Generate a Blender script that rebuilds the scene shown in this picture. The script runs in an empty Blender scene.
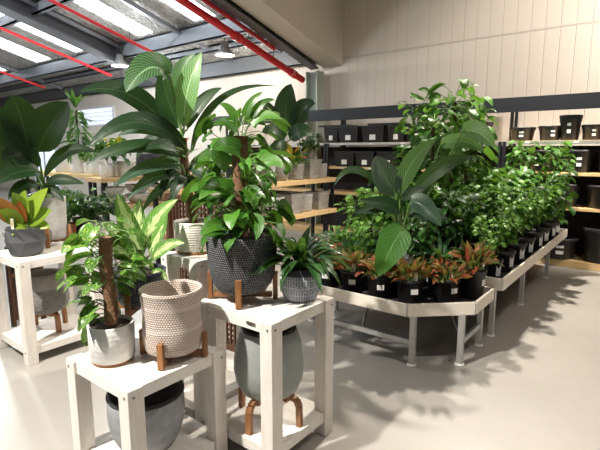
import bpy, math, random
from math import sin, cos, pi, radians, sqrt
from mathutils import Vector as V, Matrix
C = bpy.context.scene.collection
R = random.Random(7)

# ------------------------------------------------------------------ camera frame
FOC, HC = 464.0, 1.6
TH, AZ = math.atan(75 / 464), radians(38.06)
cc, ss = cos(TH), sin(TH)
def ray(u, v):
    r = (u - 300) / FOC; up = (225 - v) / FOC
    hf = cc + up * ss; z = up * cc - ss
    return V((r * cos(AZ) - hf * sin(AZ), r * sin(AZ) + hf * cos(AZ), z))
def pt(u, v, d):                      # the point seen at (u, v) at horizontal distance d
    q = ray(u, v); t = d / sqrt(q.x ** 2 + q.y ** 2)
    return V((q.x * t, q.y * t, HC + q.z * t))
cam = bpy.data.cameras.new('camera'); co = bpy.data.objects.new('camera', cam); C.objects.link(co)
co.location = (0, 0, HC); co.rotation_euler = (pi / 2 - TH, 0, AZ)
cam.sensor_width = 36; cam.lens = FOC / 600 * 36; cam.clip_end = 200
bpy.context.scene.camera = co

# ------------------------------------------------------------------ node helper
class NT:
    def __init__(s, name):
        s.m = bpy.data.materials.new(name); s.m.use_nodes = True
        s.t = s.m.node_tree; s.t.nodes.clear()
        s.out = s.t.nodes.new('ShaderNodeOutputMaterial')
    def n(s, typ, ins=None, **kw):
        nd = s.t.nodes.new(typ)
        for k, v in kw.items(): setattr(nd, k, v)
        for k, v in (ins or {}).items(): s.set(nd.inputs[k], v)
        return nd
    def set(s, sock, v):
        if isinstance(v, bpy.types.NodeSocket): s.t.links.new(v, sock)
        else:
            if sock.type == 'RGBA' and len(v) == 3: v = (*v, 1)
            sock.default_value = v
    def math(s, op, a, b=0.0, c=None):
        nd = s.n('ShaderNodeMath', {0: a, 1: b}, operation=op)
        if c is not None: s.set(nd.inputs[2], c)
        return nd.outputs[0]
    def step(s, x, lo, hi):
        nd = s.n('ShaderNodeMapRange', {0: x, 1: lo, 2: hi, 3: 0.0, 4: 1.0}, interpolation_type='SMOOTHSTEP')
        return nd.outputs[0]
    def mix(s, f, a, b):
        nd = s.n('ShaderNodeMix', data_type='RGBA'); s.set(nd.inputs[0], f); s.set(nd.inputs[6], a); s.set(nd.inputs[7], b)
        return nd.outputs[2]
    def noise(s, scale, vec=None, detail=3, rough=.5, dist=0.0):
        nd = s.n('ShaderNodeTexNoise', {'Scale': scale, 'Detail': detail, 'Roughness': rough, 'Distortion': dist})
        if vec is not None: s.set(nd.inputs['Vector'], vec)
        return nd.outputs[0]
    def obj(s, scale=(1, 1, 1), rot=(0, 0, 0)):
        tc = s.n('ShaderNodeTexCoord')
        return s.n('ShaderNodeMapping', {0: tc.outputs['Object'], 'Scale': scale, 'Rotation': rot}).outputs[0]
    def uv(s, name='uv'):
        nd = s.n('ShaderNodeUVMap', uv_map=name)
        sp = s.n('ShaderNodeSeparateXYZ', {0: nd.outputs[0]})
        return nd.outputs[0], sp.outputs[0], sp.outputs[1]
    def bump(s, h, strength=.3, dist=.01):
        return s.n('ShaderNodeBump', {'Height': h, 'Strength': strength, 'Distance': dist}).outputs[0]
    def bsdf(s, col, rough=.5, metal=0.0, normal=None, spec=.5, trans=0.0, tcol=None):
        b = s.n('ShaderNodeBsdfPrincipled', {'Base Color': col, 'Roughness': rough, 'Metallic': metal, 'Specular IOR Level': spec})
        if normal is not None: s.set(b.inputs['Normal'], normal)
        o = b.outputs[0]
        if trans > 0:
            t = s.n('ShaderNodeBsdfTranslucent', {0: tcol if tcol is not None else col})
            o = s.n('ShaderNodeMixShader', {0: trans, 1: o, 2: t.outputs[0]}).outputs[0]
        s.t.links.new(o, s.out.inputs[0]); return s.m

def simple(name, col, rough=.5, metal=0.0, nscale=0, namt=.15, bump=0.0, spec=.5):
    k = NT(name); c = col; nrm = None
    if nscale:
        f = k.noise(nscale, k.obj(), 4)
        c = k.mix(f, [x * (1 - namt) for x in col], [min(1, x * (1 + namt)) for x in col])
        if bump: nrm = k.bump(f, bump)
    return k.bsdf(c, rough, metal, nrm, spec)
def wood(name, a, b, scale=(40, 40, 4), rough=.5, rot=(0, 0, 0), bs=.25, saw=0):
    k = NT(name); v = k.obj(scale, rot)
    f = k.noise(1.0, v, 5, .6, .8)
    g = k.noise(6, k.obj(), 2)
    c = k.mix(k.step(f, .3, .75), a, b)
    c = k.mix(k.math('MULTIPLY', g, .25), c, [x * .8 for x in a])
    h = f
    if saw:
        w = k.n('ShaderNodeTexWave', {'Vector': k.obj(), 'Scale': 28.0, 'Distortion': 2.0, 'Detail': 2.0}, bands_direction='Z').outputs['Fac']
        h = k.math('ADD', f, k.math('MULTIPLY', w, saw))
        c = k.mix(k.math('MULTIPLY', k.step(w, .1, .0), .35), c, [x * .75 for x in a])
    return k.bsdf(c, rough, 0, k.bump(h, bs, .004), .35)
def emis(name, col, st):
    k = NT(name); e = k.n('ShaderNodeEmission', {0: col, 1: st}); k.t.links.new(e.outputs[0], k.out.inputs[0]); return k.m

M = {}
M['white_timber'] = wood('white_washed_timber', (.74, .69, .63), (.86, .82, .76), (60, 60, 7), .55, saw=.5)
M['white_timber_top'] = wood('white_washed_timber_boards', (.76, .72, .66), (.88, .85, .80), (7, 60, 60), .5)
M['brown'] = wood('acacia_wood', (.20, .085, .03), (.42, .20, .085), (50, 50, 5), .45)
M['dark_brown'] = wood('dark_stained_wood', (.05, .022, .012), (.13, .06, .03), (40, 40, 5), .5)
M['pine'] = wood('pine_board', (.62, .42, .19), (.80, .60, .33), (5, 5, 60), .55)
M['screw'] = simple('steel_screw', (.35, .33, .3), .35, 1)
M['steel'] = simple('galvanised_steel', (.62, .63, .62), .38, .75, 30, .12)
M['cream_fascia'] = simple('cream_painted_board', (.80, .74, .64), .5, 0, 8, .06, .05)
M['bench_steel_plate'] = simple('dull_steel_plate', (.5, .5, .48), .4, .7, 20, .1)
M['black_plastic'] = simple('black_plastic', (.012, .012, .013), .45, 0, 60, .3, .05)
M['black_matte'] = simple('charcoal_board', (.018, .018, .02), .75, 0, 20, .3)
M['rack_steel'] = simple('charcoal_rack_steel', (.007, .009, .013), .5, .1, 12, .1)
M['sticker'] = simple('white_sticker', (.82, .80, .77), .5, 0, 90, .25)
M['tag_white'] = simple('white_plant_tag', (.85, .83, .76), .45)
M['tag_picture'] = simple('plant_tag_picture', (.55, .45, .22), .5, 0, 150, .6)
M['soil'] = simple('dark_soil', (.028, .018, .011), .95, 0, 120, .6, .8)
M['stem'] = simple('green_stem', (.12, .22, .05), .5, 0, 30, .3)
M['bark'] = simple('brown_bark', (.10, .06, .035), .85, 0, 60, .5, .5)
M['red_paint'] = simple('red_pipe_paint', (.62, .02, .025), .32, 0, 5, .1)
M['grey_steel'] = simple('grey_painted_steel', (.085, .09, .095), .5, .2, 5, .12)
M['light_steel'] = simple('pale_galvanised_purlin', (.27, .29, .32), .4, .6, 5, .12)
M['green_steel'] = simple('pale_green_steel', (.40, .45, .40), .5, 0, 5, .08)
M['plaster'] = simple('cream_bulkhead_lining', (.61, .56, .49), .75, 0, 3, .03)
M['terracotta'] = simple('terracotta', (.30, .10, .05), .8, 0, 30, .25, .1)
M['purple_foil'] = simple('purple_foil', (.05, .02, .16), .35, .2, 40, .4)
M['window_frame'] = simple('white_window_frame', (.7, .72, .74), .5)
M['glass_day'] = emis('daylit_window_pane', (.75, .85, 1, 1), 1.3)
M['skylight'] = emis('daylit_skylight_sheet', (.90, .96, 1, 1), 6.0)
M['lamp'] = emis('lamp_lens', (1, .86, .66, 1), 30.0)
M['lamp_body'] = simple('lamp_housing', (.5, .5, .5), .4, .6)
M['white_ceramic'] = simple('white_ceramic', (.80, .78, .74), .35, 0, 5, .05)

# floor: polished concrete
k = NT('polished_concrete'); o = k.obj()
f1 = k.noise(.7, o, 4); f2 = k.noise(9, o, 5, .65)
c = k.mix(k.step(f1, .3, .7), (.335, .318, .288), (.385, .366, .335))
c = k.mix(k.math('MULTIPLY', k.step(f2, .45, .75), .25), c, (.29, .275, .25))
M['floor'] = k.bsdf(c, k.math('ADD', .30, k.math('MULTIPLY', f2, .12)), 0, k.bump(f2, .03, .003), .45)

# vertical wall panels
k = NT('wall_panel'); tc = k.n('ShaderNodeTexCoord'); sp = k.n('ShaderNodeSeparateXYZ', {0: tc.outputs['Object']})
x = k.math('FRACT', k.math('MULTIPLY', sp.outputs[0], 5.0)); gr = k.step(k.math('ABSOLUTE', k.math('SUBTRACT', x, .5)), .455, .5)
jt = k.step(k.math('ABSOLUTE', k.math('SUBTRACT', sp.outputs[2], 3.35)), .022, .010)
g = k.math('MAXIMUM', gr, jt)
base = k.mix(k.noise(.8, k.obj(), 3), (.62, .565, .50), (.68, .625, .56))
M['wall'] = k.bsdf(k.mix(k.math('MULTIPLY', g, .35), base, (.33, .30, .27)), .6, 0, k.bump(k.math('SUBTRACT', 1.0, g), .5, .012), .35)

# silver crinkled roof insulation
k = NT('foil_insulation'); o = k.obj((1.0, .5, 1))
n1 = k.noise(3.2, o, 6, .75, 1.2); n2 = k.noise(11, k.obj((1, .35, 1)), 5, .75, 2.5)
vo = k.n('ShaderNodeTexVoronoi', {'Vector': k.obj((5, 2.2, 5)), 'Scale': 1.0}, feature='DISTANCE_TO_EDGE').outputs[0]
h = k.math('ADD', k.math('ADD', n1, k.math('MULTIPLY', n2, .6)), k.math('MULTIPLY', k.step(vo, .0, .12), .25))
c = k.mix(k.step(n2, .36, .62), (.36, .33, .29), k.mix(k.step(n1, .4, .6), (.76, .73, .69), (.95, .94, .92)))  # light and shade of the crinkles painted into the foil colour
M['foil'] = k.bsdf(c, .36, .12, k.bump(h, 1.0, .22), .6)

# ------------------------------------------------------------------ pot materials (u = turn 0..1, v = height in metres)
def pot_mat(name, fn, rough=.6):
    k = NT(name); _, u, v = k.uv(); col, h, st = fn(k, u, v)
    return k.bsdf(col, rough, 0, k.bump(h, st, .006) if h is not None else None, .35)
def basket_fn(k, u, v):
    row = k.math('MULTIPLY', v, 95.0); ri = k.math('FLOOR', row); rf = k.math('FRACT', row)
    uu = k.math('ADD', k.math('MULTIPLY', u, 70.0), k.math('MULTIPLY', ri, .5)); uf = k.math('FRACT', uu)
    a = k.math('SINE', k.math('MULTIPLY', uf, pi)); b = k.math('SINE', k.math('MULTIPLY', rf, pi))
    h = k.math('MULTIPLY', a, b); n = k.noise(14, k.obj(), 3)
    c = k.mix(k.step(h, .08, .5), (.40, .29, .23), k.mix(n, (.70, .60, .52), (.88, .80, .73)))
    band = k.step(k.math('SINE', k.math('MULTIPLY', v, 60.0)), .75, .95)
    c = k.mix(k.math('MULTIPLY', band, .5), c, (.85, .78, .71))
    return c, h, .9
def tufted_fn(k, u, v):
    row = k.math('MULTIPLY', v, 85.0); rf = k.math('FRACT', row); ri = k.math('FLOOR', row)
    uf = k.math('FRACT', k.math('ADD', k.math('MULTIPLY', u, 90.0), k.math('MULTIPLY', ri, .37)))
    b = k.math('SINE', k.math('MULTIPLY', rf, pi)); a = k.math('SINE', k.math('MULTIPLY', uf, pi))
    n = k.noise(45, k.obj(), 4, .7)
    h = k.math('ADD', k.math('MULTIPLY', a, b), n)
    c = k.mix(k.step(h, .65, 1.35), (.035, .037, .04), (.23, .235, .245))
    return c, h, 1.0
def carved_fn(k, u, v):      # blue grey pot with white carved bands
    U = k.math('MULTIPLY', u, 46.0)
    st = k.step(k.math('ABSOLUTE', k.math('SUBTRACT', k.math('FRACT', U), .5)), .30, .22)
    d1 = k.math('FRACT', k.math('ADD', k.math('MULTIPLY', U, .5), k.math('MULTIPLY', v, 60.0)))
    d2 = k.math('FRACT', k.math('SUBTRACT', k.math('MULTIPLY', U, .5), k.math('MULTIPLY', v, 60.0)))
    dm = k.math('MAXIMUM', k.step(k.math('ABSOLUTE', k.math('SUBTRACT', d1, .5)), .2, .12), k.step(k.math('ABSOLUTE', k.math('SUBTRACT', d2, .5)), .2, .12))
    inb = k.math('MULTIPLY', k.step(v, .058, .062), k.step(v, .102, .098))
    lines = k.step(k.math('ABSOLUTE', k.math('SUBTRACT', k.math('FRACT', k.math('MULTIPLY', v, 24.0)), .5)), .44, .47)
    pat = k.mix(inb, st, dm); top = k.step(v, .142, .146)
    pv = k.n('ShaderNodeSeparateColor', {0: pat}).outputs[0]
    p = k.math('MULTIPLY', k.math('MAXIMUM', k.math('MULTIPLY', pv, .8), lines), k.math('SUBTRACT', 1.0, top))
    n = k.noise(40, k.obj(), 3)
    c = k.mix(k.math('MULTIPLY', p, k.math('ADD', .4, k.math('MULTIPLY', n, .7))), (.14, .165, .205), (.62, .64, .67))
    return k.mix(top, c, (.035, .04, .05)), p, .3
def strokes_fn(k, u, v):     # dark blue pot with rows of pale strokes
    row = k.math('MULTIPLY', v, 26.0); ri = k.math('FLOOR', row); rf = k.math('FRACT', row)
    uf = k.math('FRACT', k.math('ADD', k.math('MULTIPLY', u, 58.0), k.math('MULTIPLY', ri, .5)))
    s = k.math('MULTIPLY', k.step(k.math('ABSOLUTE', k.math('SUBTRACT', uf, .5)), .2, .1), k.step(k.math('ABSOLUTE', k.math('SUBTRACT', rf, .5)), .42, .36))
    s = k.math('MULTIPLY', s, k.step(v, .165, .155))
    return k.mix(k.math('MULTIPLY', s, .55), (.035, .042, .055), (.30, .33, .37)), s, .3
def concrete_fn(a, b, sc=18, pits=.4):
    def fn(k, u, v):
        n = k.noise(sc, k.obj(), 6, .7); w = k.noise(2.2, k.obj((1, 1, 9)), 3)
        c = k.mix(k.step(k.math('ADD', k.math('MULTIPLY', n, .6), k.math('MULTIPLY', w, .4)), .3, .7), a, b)
        return c, n, pits
    return fn
def twotone_fn(k, u, v):
    n = k.noise(30, k.obj((1, 1, 5)), 6, .75); t = k.step(v, .205, .210)
    lo = k.mix(k.step(n, .3, .7), (.10, .095, .09), (.27, .26, .25)); hi = k.mix(k.step(n, .3, .7), (.24, .23, .215), (.36, .345, .32))
    return k.mix(t, lo, hi), n, .6
def rings_fn(a, b, fr=55.0, amt=.25):
    def fn(k, u, v):
        w = k.math('SINE', k.math('MULTIPLY', v, fr * 2 * pi)); n = k.noise(9, k.obj(), 4)
        return k.mix(n, a, b), w, amt
    return fn
M['basket'] = pot_mat('woven_rattan', basket_fn, .65)
M['tufted'] = pot_mat('dark_tufted_fibreclay', tufted_fn, .8)
M['carved'] = pot_mat('carved_blue_grey_glaze', carved_fn, .55)
M['strokes'] = pot_mat('dark_blue_stroke_glaze', strokes_fn, .55)
M['grey_cement'] = pot_mat('grey_cement', concrete_fn((.22, .235, .245), (.36, .37, .38), 14), .8)
M['pale_cement'] = pot_mat('pale_cement', concrete_fn((.36, .355, .34), (.52, .51, .49), 20), .8)
M['mid_cement'] = pot_mat('mottled_grey_cement', concrete_fn((.20, .19, .175), (.42, .40, .37), 9), .85)
M['white_cement'] = pot_mat('whitewashed_cement', concrete_fn((.62, .61, .585), (.80, .79, .76), 14), .65)
M['sage'] = pot_mat('sage_grey_glaze', concrete_fn((.255, .28, .265), (.30, .325, .305), 6, .08), .4)
M['twotone'] = pot_mat('two_tone_grey_clay', twotone_fn, .85)
M['pale_glaze'] = pot_mat('pale_grey_glaze', rings_fn((.62, .62, .60), (.72, .72, .70), 40, .08), .3)
M['ivory_glaze'] = pot_mat('ivory_ringed_glaze', rings_fn((.60, .58, .51), (.68, .66, .59), 70, .3), .35)
M['charcoal_facet'] = pot_mat('charcoal_facet_clay', concrete_fn((.055, .06, .065), (.085, .09, .095), 10, .1), .7)
M['black_clay'] = pot_mat('black_clay', concrete_fn((.025, .025, .027), (.05, .05, .052), 12, .2), .7)

# ------------------------------------------------------------------ leaf materials
def leaf_mat(name, dark, light, vein=None, vamt=.4, side=0.0, K=9.0, rough=.38, varieg=None, vth=.55, vsc=6.0, trans=.22, centre=0.0, ramp=None, spec=.38):
    k = NT(name); uvv, u, v = k.uv(); _, r1, r2 = k.uv('rnd')
    au = k.math('ABSOLUTE', k.math('MULTIPLY', k.math('SUBTRACT', u, .5), 2.0))
    if ramp:
        cr = k.n('ShaderNodeValToRGB'); cr.color_ramp.elements.remove(cr.color_ramp.elements[1])
        for i, (p, col) in enumerate(ramp):
            e = cr.color_ramp.elements[0] if i == 0 else cr.color_ramp.elements.new(p)
            e.position = p; e.color = (*col, 1)
        nz = k.noise(30, k.obj(), 2)
        k.set(cr.inputs[0], k.math('ADD', r1, k.math('MULTIPLY', k.math('SUBTRACT', nz, .5), .35))); c = cr.outputs[0]
    else: c = k.mix(r1, dark, light)
    if varieg is not None:
        cmb = k.n('ShaderNodeCombineXYZ', {0: k.math('ADD', k.math('MULTIPLY', au, 1.3), k.math('MULTIPLY', r2, 37.0)), 1: k.math('MULTIPLY', v, 2.2), 2: r1}).outputs[0]
        nz = k.noise(vsc, cmb, 3, .6)
        if centre: nz = k.math('ADD', nz, k.math('MULTIPLY', k.math('SUBTRACT', .45, au), centre))
        c = k.mix(k.step(nz, vth - .05, vth + .06), c, varieg)
    h = k.math('MULTIPLY', k.step(au, .10, .0), 1.0)
    ph = k.math('FRACT', k.math('SUBTRACT', k.math('MULTIPLY', v, K), k.math('MULTIPLY', au, K * .28)))
    sv = k.step(k.math('ABSOLUTE', k.math('SUBTRACT', ph, .5)), .16, .05)
    if vein is not None:
        c = k.mix(k.math('MULTIPLY', k.step(au, .09, .02), vamt), c, vein)
        if side: c = k.mix(k.math('MULTIPLY', sv, side), c, vein)
    nrm = k.bump(k.math('SUBTRACT', k.math('MULTIPLY', sv, -.6), h), .35, .006)
    tcol = k.mix(.5, c, (.25, .5, .05))
    return k.bsdf(c, rough, 0, nrm, spec, trans, tcol)
G = lambda *a: a
M['leaf_deep'] = leaf_mat('deep_green_leaf', (.005, .021, .008), (.013, .042, .013), (.06, .12, .045), .45, .0, 11, .40, trans=.10)
M['leaf_dark_vein'] = leaf_mat('dark_veined_leaf', (.007, .025, .010), (.013, .04, .014), (.08, .14, .065), .5, .35, 14, .40, trans=.10)
M['leaf_rib'] = leaf_mat('ribbed_green_leaf', (.014, .055, .02), (.03, .095, .033), (.28, .42, .22), .8, .5, 15, .34)
M['leaf_pale_rib'] = leaf_mat('pale_ribbed_leaf', (.09, .22, .06), (.13, .30, .09), (.42, .58, .34), .8, .7, 15, .36)
M['leaf_blue'] = leaf_mat('blue_green_leaf', (.012, .036, .022), (.022, .058, .034), (.18, .27, .21), .5, .35, 14, .30)
M['leaf_pothos'] = leaf_mat('pothos_leaf', (.018, .080, .009), (.085, .24, .026), (.2, .38, .08), .35, 0, 8, .33)
M['leaf_pothos_varieg'] = leaf_mat('marbled_pothos_leaf', (.025, .10, .010), (.085, .24, .022), (.3, .45, .1), .3, 0, 8, .33, varieg=(.55, .62, .16), vth=.60, vsc=4)
M['leaf_dieff'] = leaf_mat('cream_marked_leaf', (.05, .17, .025), (.11, .29, .045), (.55, .70, .30), .6, .35, 12, .36, varieg=(.60, .70, .34), vth=.52, vsc=4, centre=.5)
M['leaf_mid'] = leaf_mat('mid_green_leaf', (.014, .058, .012), (.045, .145, .022), (.14, .28, .06), .35, 0, 9, .35)
M['leaf_bright'] = leaf_mat('bright_green_leaf', (.06, .17, .016), (.17, .36, .05), (.3, .46, .14), .3, 0, 9, .36)
M['leaf_lance'] = leaf_mat('dark_lance_leaf', (.010, .04, .014), (.03, .095, .026), (.09, .19, .07), .5, 0, 9, .3)
M['leaf_lime'] = leaf_mat('lime_leaf', (.14, .24, .02), (.25, .36, .035), (.4, .45, .08), .5, 0, 9, .38)
M['leaf_croton'] = leaf_mat('croton_leaf', (0, 0, 0), (0, 0, 0), (.45, .16, .05), .45, .2, 9, .42, trans=.2,
    ramp=[(0, (.03, .065, .016)), (.2, (.085, .10, .03)), (.36, (.26, .06, .03)), (.55, (.46, .06, .045)), (.72, (.30, .075, .035)), (.86, (.34, .19, .07)), (1, (.11, .14, .04))])
M['leaf_red'] = leaf_mat('orange_red_leaf', (.50, .05, .012), (.62, .14, .02), (.7, .3, .08), .4, 0, 9, .4)
M['leaf_yellow'] = leaf_mat('yellow_leaf', (.45, .30, .02), (.55, .42, .05), (.6, .5, .15), .4, 0, 9, .4)
M['leaf_orange_brown'] = leaf_mat('orange_brown_leaf', (.28, .08, .015), (.42, .15, .03), (.5, .25, .06), .4, 0, 9, .4)
M['coir'] = simple('coir_pole', (.20, .105, .055), .95, 0, 55, .6, .9)

# ------------------------------------------------------------------ mesh builder
class MB:
    def __init__(s): s.v, s.f, s.u, s.r = [], [], [], []
    def add(s, v, u=(0, 0), r=(0, 0)):
        s.v.append(tuple(v)); s.u.append(u); s.r.append(r); return len(s.v) - 1
    def build(s, name, mat, parent=None, smooth=True, loc=None, bev=0):
        me = bpy.data.meshes.new(name); me.from_pydata(s.v, [], s.f); me.validate(); me.update()
        idx = [0] * len(me.loops); me.loops.foreach_get('vertex_index', idx)
        for nm, src in (('uv', s.u), ('rnd', s.r)):
            l = me.uv_layers.new(name=nm); d = []
            for i in idx: d.extend(src[i])
            l.data.foreach_set('uv', d)
        me.materials.append(M[mat] if isinstance(mat, str) else mat)
        me.polygons.foreach_set('use_smooth', [smooth] * len(me.polygons))
        ob = bpy.data.objects.new(name, me); C.objects.link(ob)
        if parent: ob.parent = parent
        if loc is not None: ob.location = loc
        if bev:
            b = ob.modifiers.new('bevel', 'BEVEL'); b.width = bev; b.segments = 2; b.limit_method = 'ANGLE'
        return ob
    def box(s, x0, x1, y0, y1, z0, z1, rot=0.0, org=(0, 0, 0)):
        i = len(s.v)
        for z in (z0, z1):
            for x, y in ((x0, y0), (x1, y0), (x1, y1), (x0, y1)):
                s.add((org[0] + x * cos(rot) - y * sin(rot), org[1] + x * sin(rot) + y * cos(rot), org[2] + z), (x, z))
        s.f += [(i, i + 3, i + 2, i + 1), (i + 4, i + 5, i + 6, i + 7)] + [(i + a, i + (a + 1) % 4, i + 4 + (a + 1) % 4, i + 4 + a) for a in range(4)]
        return s
    def prism(s, poly, z0, z1):
        i = len(s.v); n = len(poly)
        for z in (z0, z1):
            for p in poly: s.add((p[0], p[1], z))
        s.f += [tuple(range(i + n - 1, i - 1, -1)), tuple(range(i + n, i + 2 * n))] + [(i + a, i + (a + 1) % n, i + n + (a + 1) % n, i + n + a) for a in range(n)]
        return s
    def hexa(s, pts):          # 4 bottom corners (counter-clockwise from above) then 4 top
        i = len(s.v)
        for p in pts: s.add(p)
        s.f += [(i, i + 3, i + 2, i + 1), (i + 4, i + 5, i + 6, i + 7)] + [(i + a, i + (a + 1) % 4, i + 4 + (a + 1) % 4, i + 4 + a) for a in range(4)]
        return s
    def tube(s, pts, r, seg=7, r2=None, cap=True):
        pts = [V(p) for p in pts]; n = len(pts); rings = []
        for a, p in enumerate(pts):
            d = (pts[min(n - 1, a + 1)] - pts[max(0, a - 1)]).normalized()
            h = V((0, 0, 1)) if abs(d.z) < .9 else V((1, 0, 0))
            e1 = d.cross(h).normalized(); e2 = d.cross(e1)
            rr = r if r2 is None else r + (r2 - r) * a / (n - 1)
            rings.append([s.add(p + (e1 * cos(2 * pi * q / seg) + e2 * sin(2 * pi * q / seg)) * rr, (q / seg, a / n)) for q in range(seg)])
        for a in range(n - 1):
            for q in range(seg): s.f.append((rings[a][q], rings[a][(q + 1) % seg], rings[a + 1][(q + 1) % seg], rings[a + 1][q]))
        if cap: s.f += [tuple(rings[0]), tuple(reversed(rings[-1]))]
        return s
    def lathe(s, prof, seg=44, c=(0, 0, 0), facet=None):
        rows = []
        for r, z in prof:
            rows.append([s.add((c[0] + r * cos(2 * pi * q / seg), c[1] + r * sin(2 * pi * q / seg), c[2] + z), (q / seg, z)) for q in range(seg + 1)])
        for a in range(len(rows) - 1):
            for q in range(seg): s.f.append((rows[a][q], rows[a][q + 1], rows[a + 1][q + 1], rows[a + 1][q]))
        return s
    def leaf(s, p0, p1, p2, w, prof='lance', nh=None, fold=.18, n=8, wave=0.0, rn=None, taper=None):
        p0, p1, p2 = V(p0), V(p1), V(p2); rn = rn or (R.random(), R.random())
        nh = V(nh) if nh is not None else V((0, 0, 1)); ph = R.random() * 6
        rows = []
        for a in range(n + 1):
            t = a / n
            q = p0 * (1 - t) ** 2 + p1 * 2 * t * (1 - t) + p2 * t * t
            d = ((p1 - p0) * (1 - t) + (p2 - p1) * t)
            d = d.normalized() if d.length > 1e-6 else V((0, 0, 1))
            sd = d.cross(nh)
            sd = sd.normalized() if sd.length > 1e-3 else V((1, 0, 0))
            nn = sd.cross(d)
            hw = w * .5 * PROF[prof](t); row = []
            for b in (-1, -.5, 0, .5, 1):
                up = fold * hw * (abs(b) ** 1.3) + wave * hw * sin(ph + t * 9 + b * 2) * abs(b)
                row.append(s.add(q + sd * hw * b + nn * up + (d * (-hw * .35 * abs(b)) if prof == 'heart' and t < .3 else V((0, 0, 0))), (b * .5 + .5, t), rn))
            rows.append(row)
        for a in range(n):
            for b in range(4): s.f.append((rows[a][b], rows[a][b + 1], rows[a + 1][b + 1], rows[a + 1][b]))
        return s
    def rleaf(s, base, az, el, L, W, droop=.8, prof='lance', fold=.2, n=6, wave=.05, rn=None, roll=0.0):
        base = V(base)
        d0 = V((cos(el) * cos(az), cos(el) * sin(az), sin(el))); e1 = el - droop
        d1 = V((cos(e1) * cos(az), cos(e1) * sin(az), sin(e1)))
        sd = V((-sin(az), cos(az), 0)); nh = V((0, 0, 1)) * cos(roll) + sd * sin(roll)
        if abs(d0.z) > .8: nh = (nh - V((cos(az), sin(az), 0)) * .8)
        p1 = base + d0 * L * .5
        return s.leaf(base, p1, p1 + d1 * L * .5, W, prof, nh, fold, n, wave, rn)
PROF = {
    'lance': lambda t: max(.02, sin(pi * min(1, t ** .85)) ** .8),
    'oval': lambda t: max(.03, sin(pi * t ** .75) ** .6),
    'heart': lambda t: max(.02, min(1, (t * 5 + .55)) * (1 - t ** 1.9) ** .75) if t < 1 else .02,
    'strap': lambda t: max(.02, min(1, t * 4 + .35) * (1 - t ** 3)),
}
def rn(): return (R.random(), R.random())
def empty(name, loc, label, cat, group=None, rz=0):
    o = bpy.data.objects.new(name, None); C.objects.link(o); o.location = loc; o.rotation_euler = (0, 0, rz)
    o.empty_display_size = .05
    return tag(o, label, cat, group)
def tag(o, label, cat, group=None):
    o['label'] = label; o['category'] = cat
    if group: o['group'] = group
    return o
def struct(o, label=None):
    o['kind'] = 'structure'
    if label: o['label'] = label
    return o
def dup(root, loc, rz=0, label=None, group=None, sc=None, rot=None):
    r = root.copy(); C.objects.link(r); r.location = loc; r.rotation_euler = (0, 0, rz)
    if sc: r.scale = (sc, sc, sc) if not isinstance(sc, tuple) else sc
    if label: r['label'] = label
    if group: r['group'] = group
    for ch in list(root.children):
        c = ch.copy(); C.objects.link(c); c.parent = r
        for g in list(ch.children):
            d = g.copy(); C.objects.link(d); d.parent = c
    return r
ORD = ['first', 'second', 'third', 'fourth', 'fifth', 'sixth', 'seventh', 'eighth', 'ninth', 'tenth', 'eleventh', 'twelfth', 'thirteenth', 'fourteenth', 'fifteenth', 'sixteenth']

# ------------------------------------------------------------------ pots
def pot_profile(rt, rb, h, th=.012, bulge=0.0, foot=.012, lip=0.0, n=9, inner=.16):
    """outside from the base up, over the lip and down inside to the soil level"""
    p = [(.0005, 0), (rb - foot, 0), (rb, foot * .8)]
    for a in range(1, n):
        t = a / n; p.append((rb + (rt - rb) * t + bulge * sin(pi * t ** .8), foot + (h - foot) * t))
    p += [(rt + lip, h - .004), (rt + lip - .004, h), (rt - th + .003, h), (rt - th, h - .005), (rt - th - .004, h * (1 - inner)), (rt - th - .006, h * .55)]
    return p
def lathe_pot(name, mat, parent, prof, loc=(0, 0, 0), soil=None):
    o = MB().lathe(prof).build(name, mat, parent, loc=loc)
    if soil:
        r, z = soil
        MB().lathe([(.0005, z + .012), (r * .5, z + .01), (r, z)], 24).build('soil', 'soil', parent, loc=loc)
    return o
def stand(x, y, z, r, H, name, label, lw=.026, rz=pi / 4, base=.035, bent=False, mat='brown'):
    """four upright legs around a pot, joined by two crossing bars"""
    e = empty(name, (x, y, z), label, 'plant stand', None, rz)
    for a in range(4):
        an = a * pi / 2
        if bent:
            m = MB(); pts = [(r * .55, 0, H * .97), (r * .85, 0, H), (r * 1.02, 0, H * .93), (r * 1.10, 0, H * .72), (r * 1.12, 0, 0)]
            m2 = MB()
            for b in range(len(pts) - 1):
                (xa, _, za), (xb, _, zb) = pts[b], pts[b + 1]
                dx, dz = xb - xa, zb - za; l = sqrt(dx * dx + dz * dz); nx, nz = -dz / l * lw * .5, dx / l * lw * .5
                q = [(xa - nx, za - nz), (xb - nx, zb - nz), (xb + nx, zb + nz), (xa + nx, za + nz)]
                m2.hexa([(cos(an) * px - sin(an) * s_, sin(an) * px + cos(an) * s_, pz) for s_ in (-lw * .6, lw * .6) for px, pz in q])
            m2.build('leg', 'brown', e, False)
        else:
            MB().box(r + .004, r + .004 + lw, -lw * .6, lw * .6, 0, H, an).build('leg', mat, e, False, bev=.003)
    for a in range(2):
        if not bent: MB().box(-r, r, -lw * .45, lw * .45, base - .03, base - .002 - a * .0005, a * pi / 2).build('crossbar', 'brown', e, False)
        else: MB().box(-r * .7, r * .7, -lw * .45, lw * .45, H - .035 - a * .0006, H - .012 - a * .0006, a * pi / 2).build('crossbar', 'brown', e, False)
    return e
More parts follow.
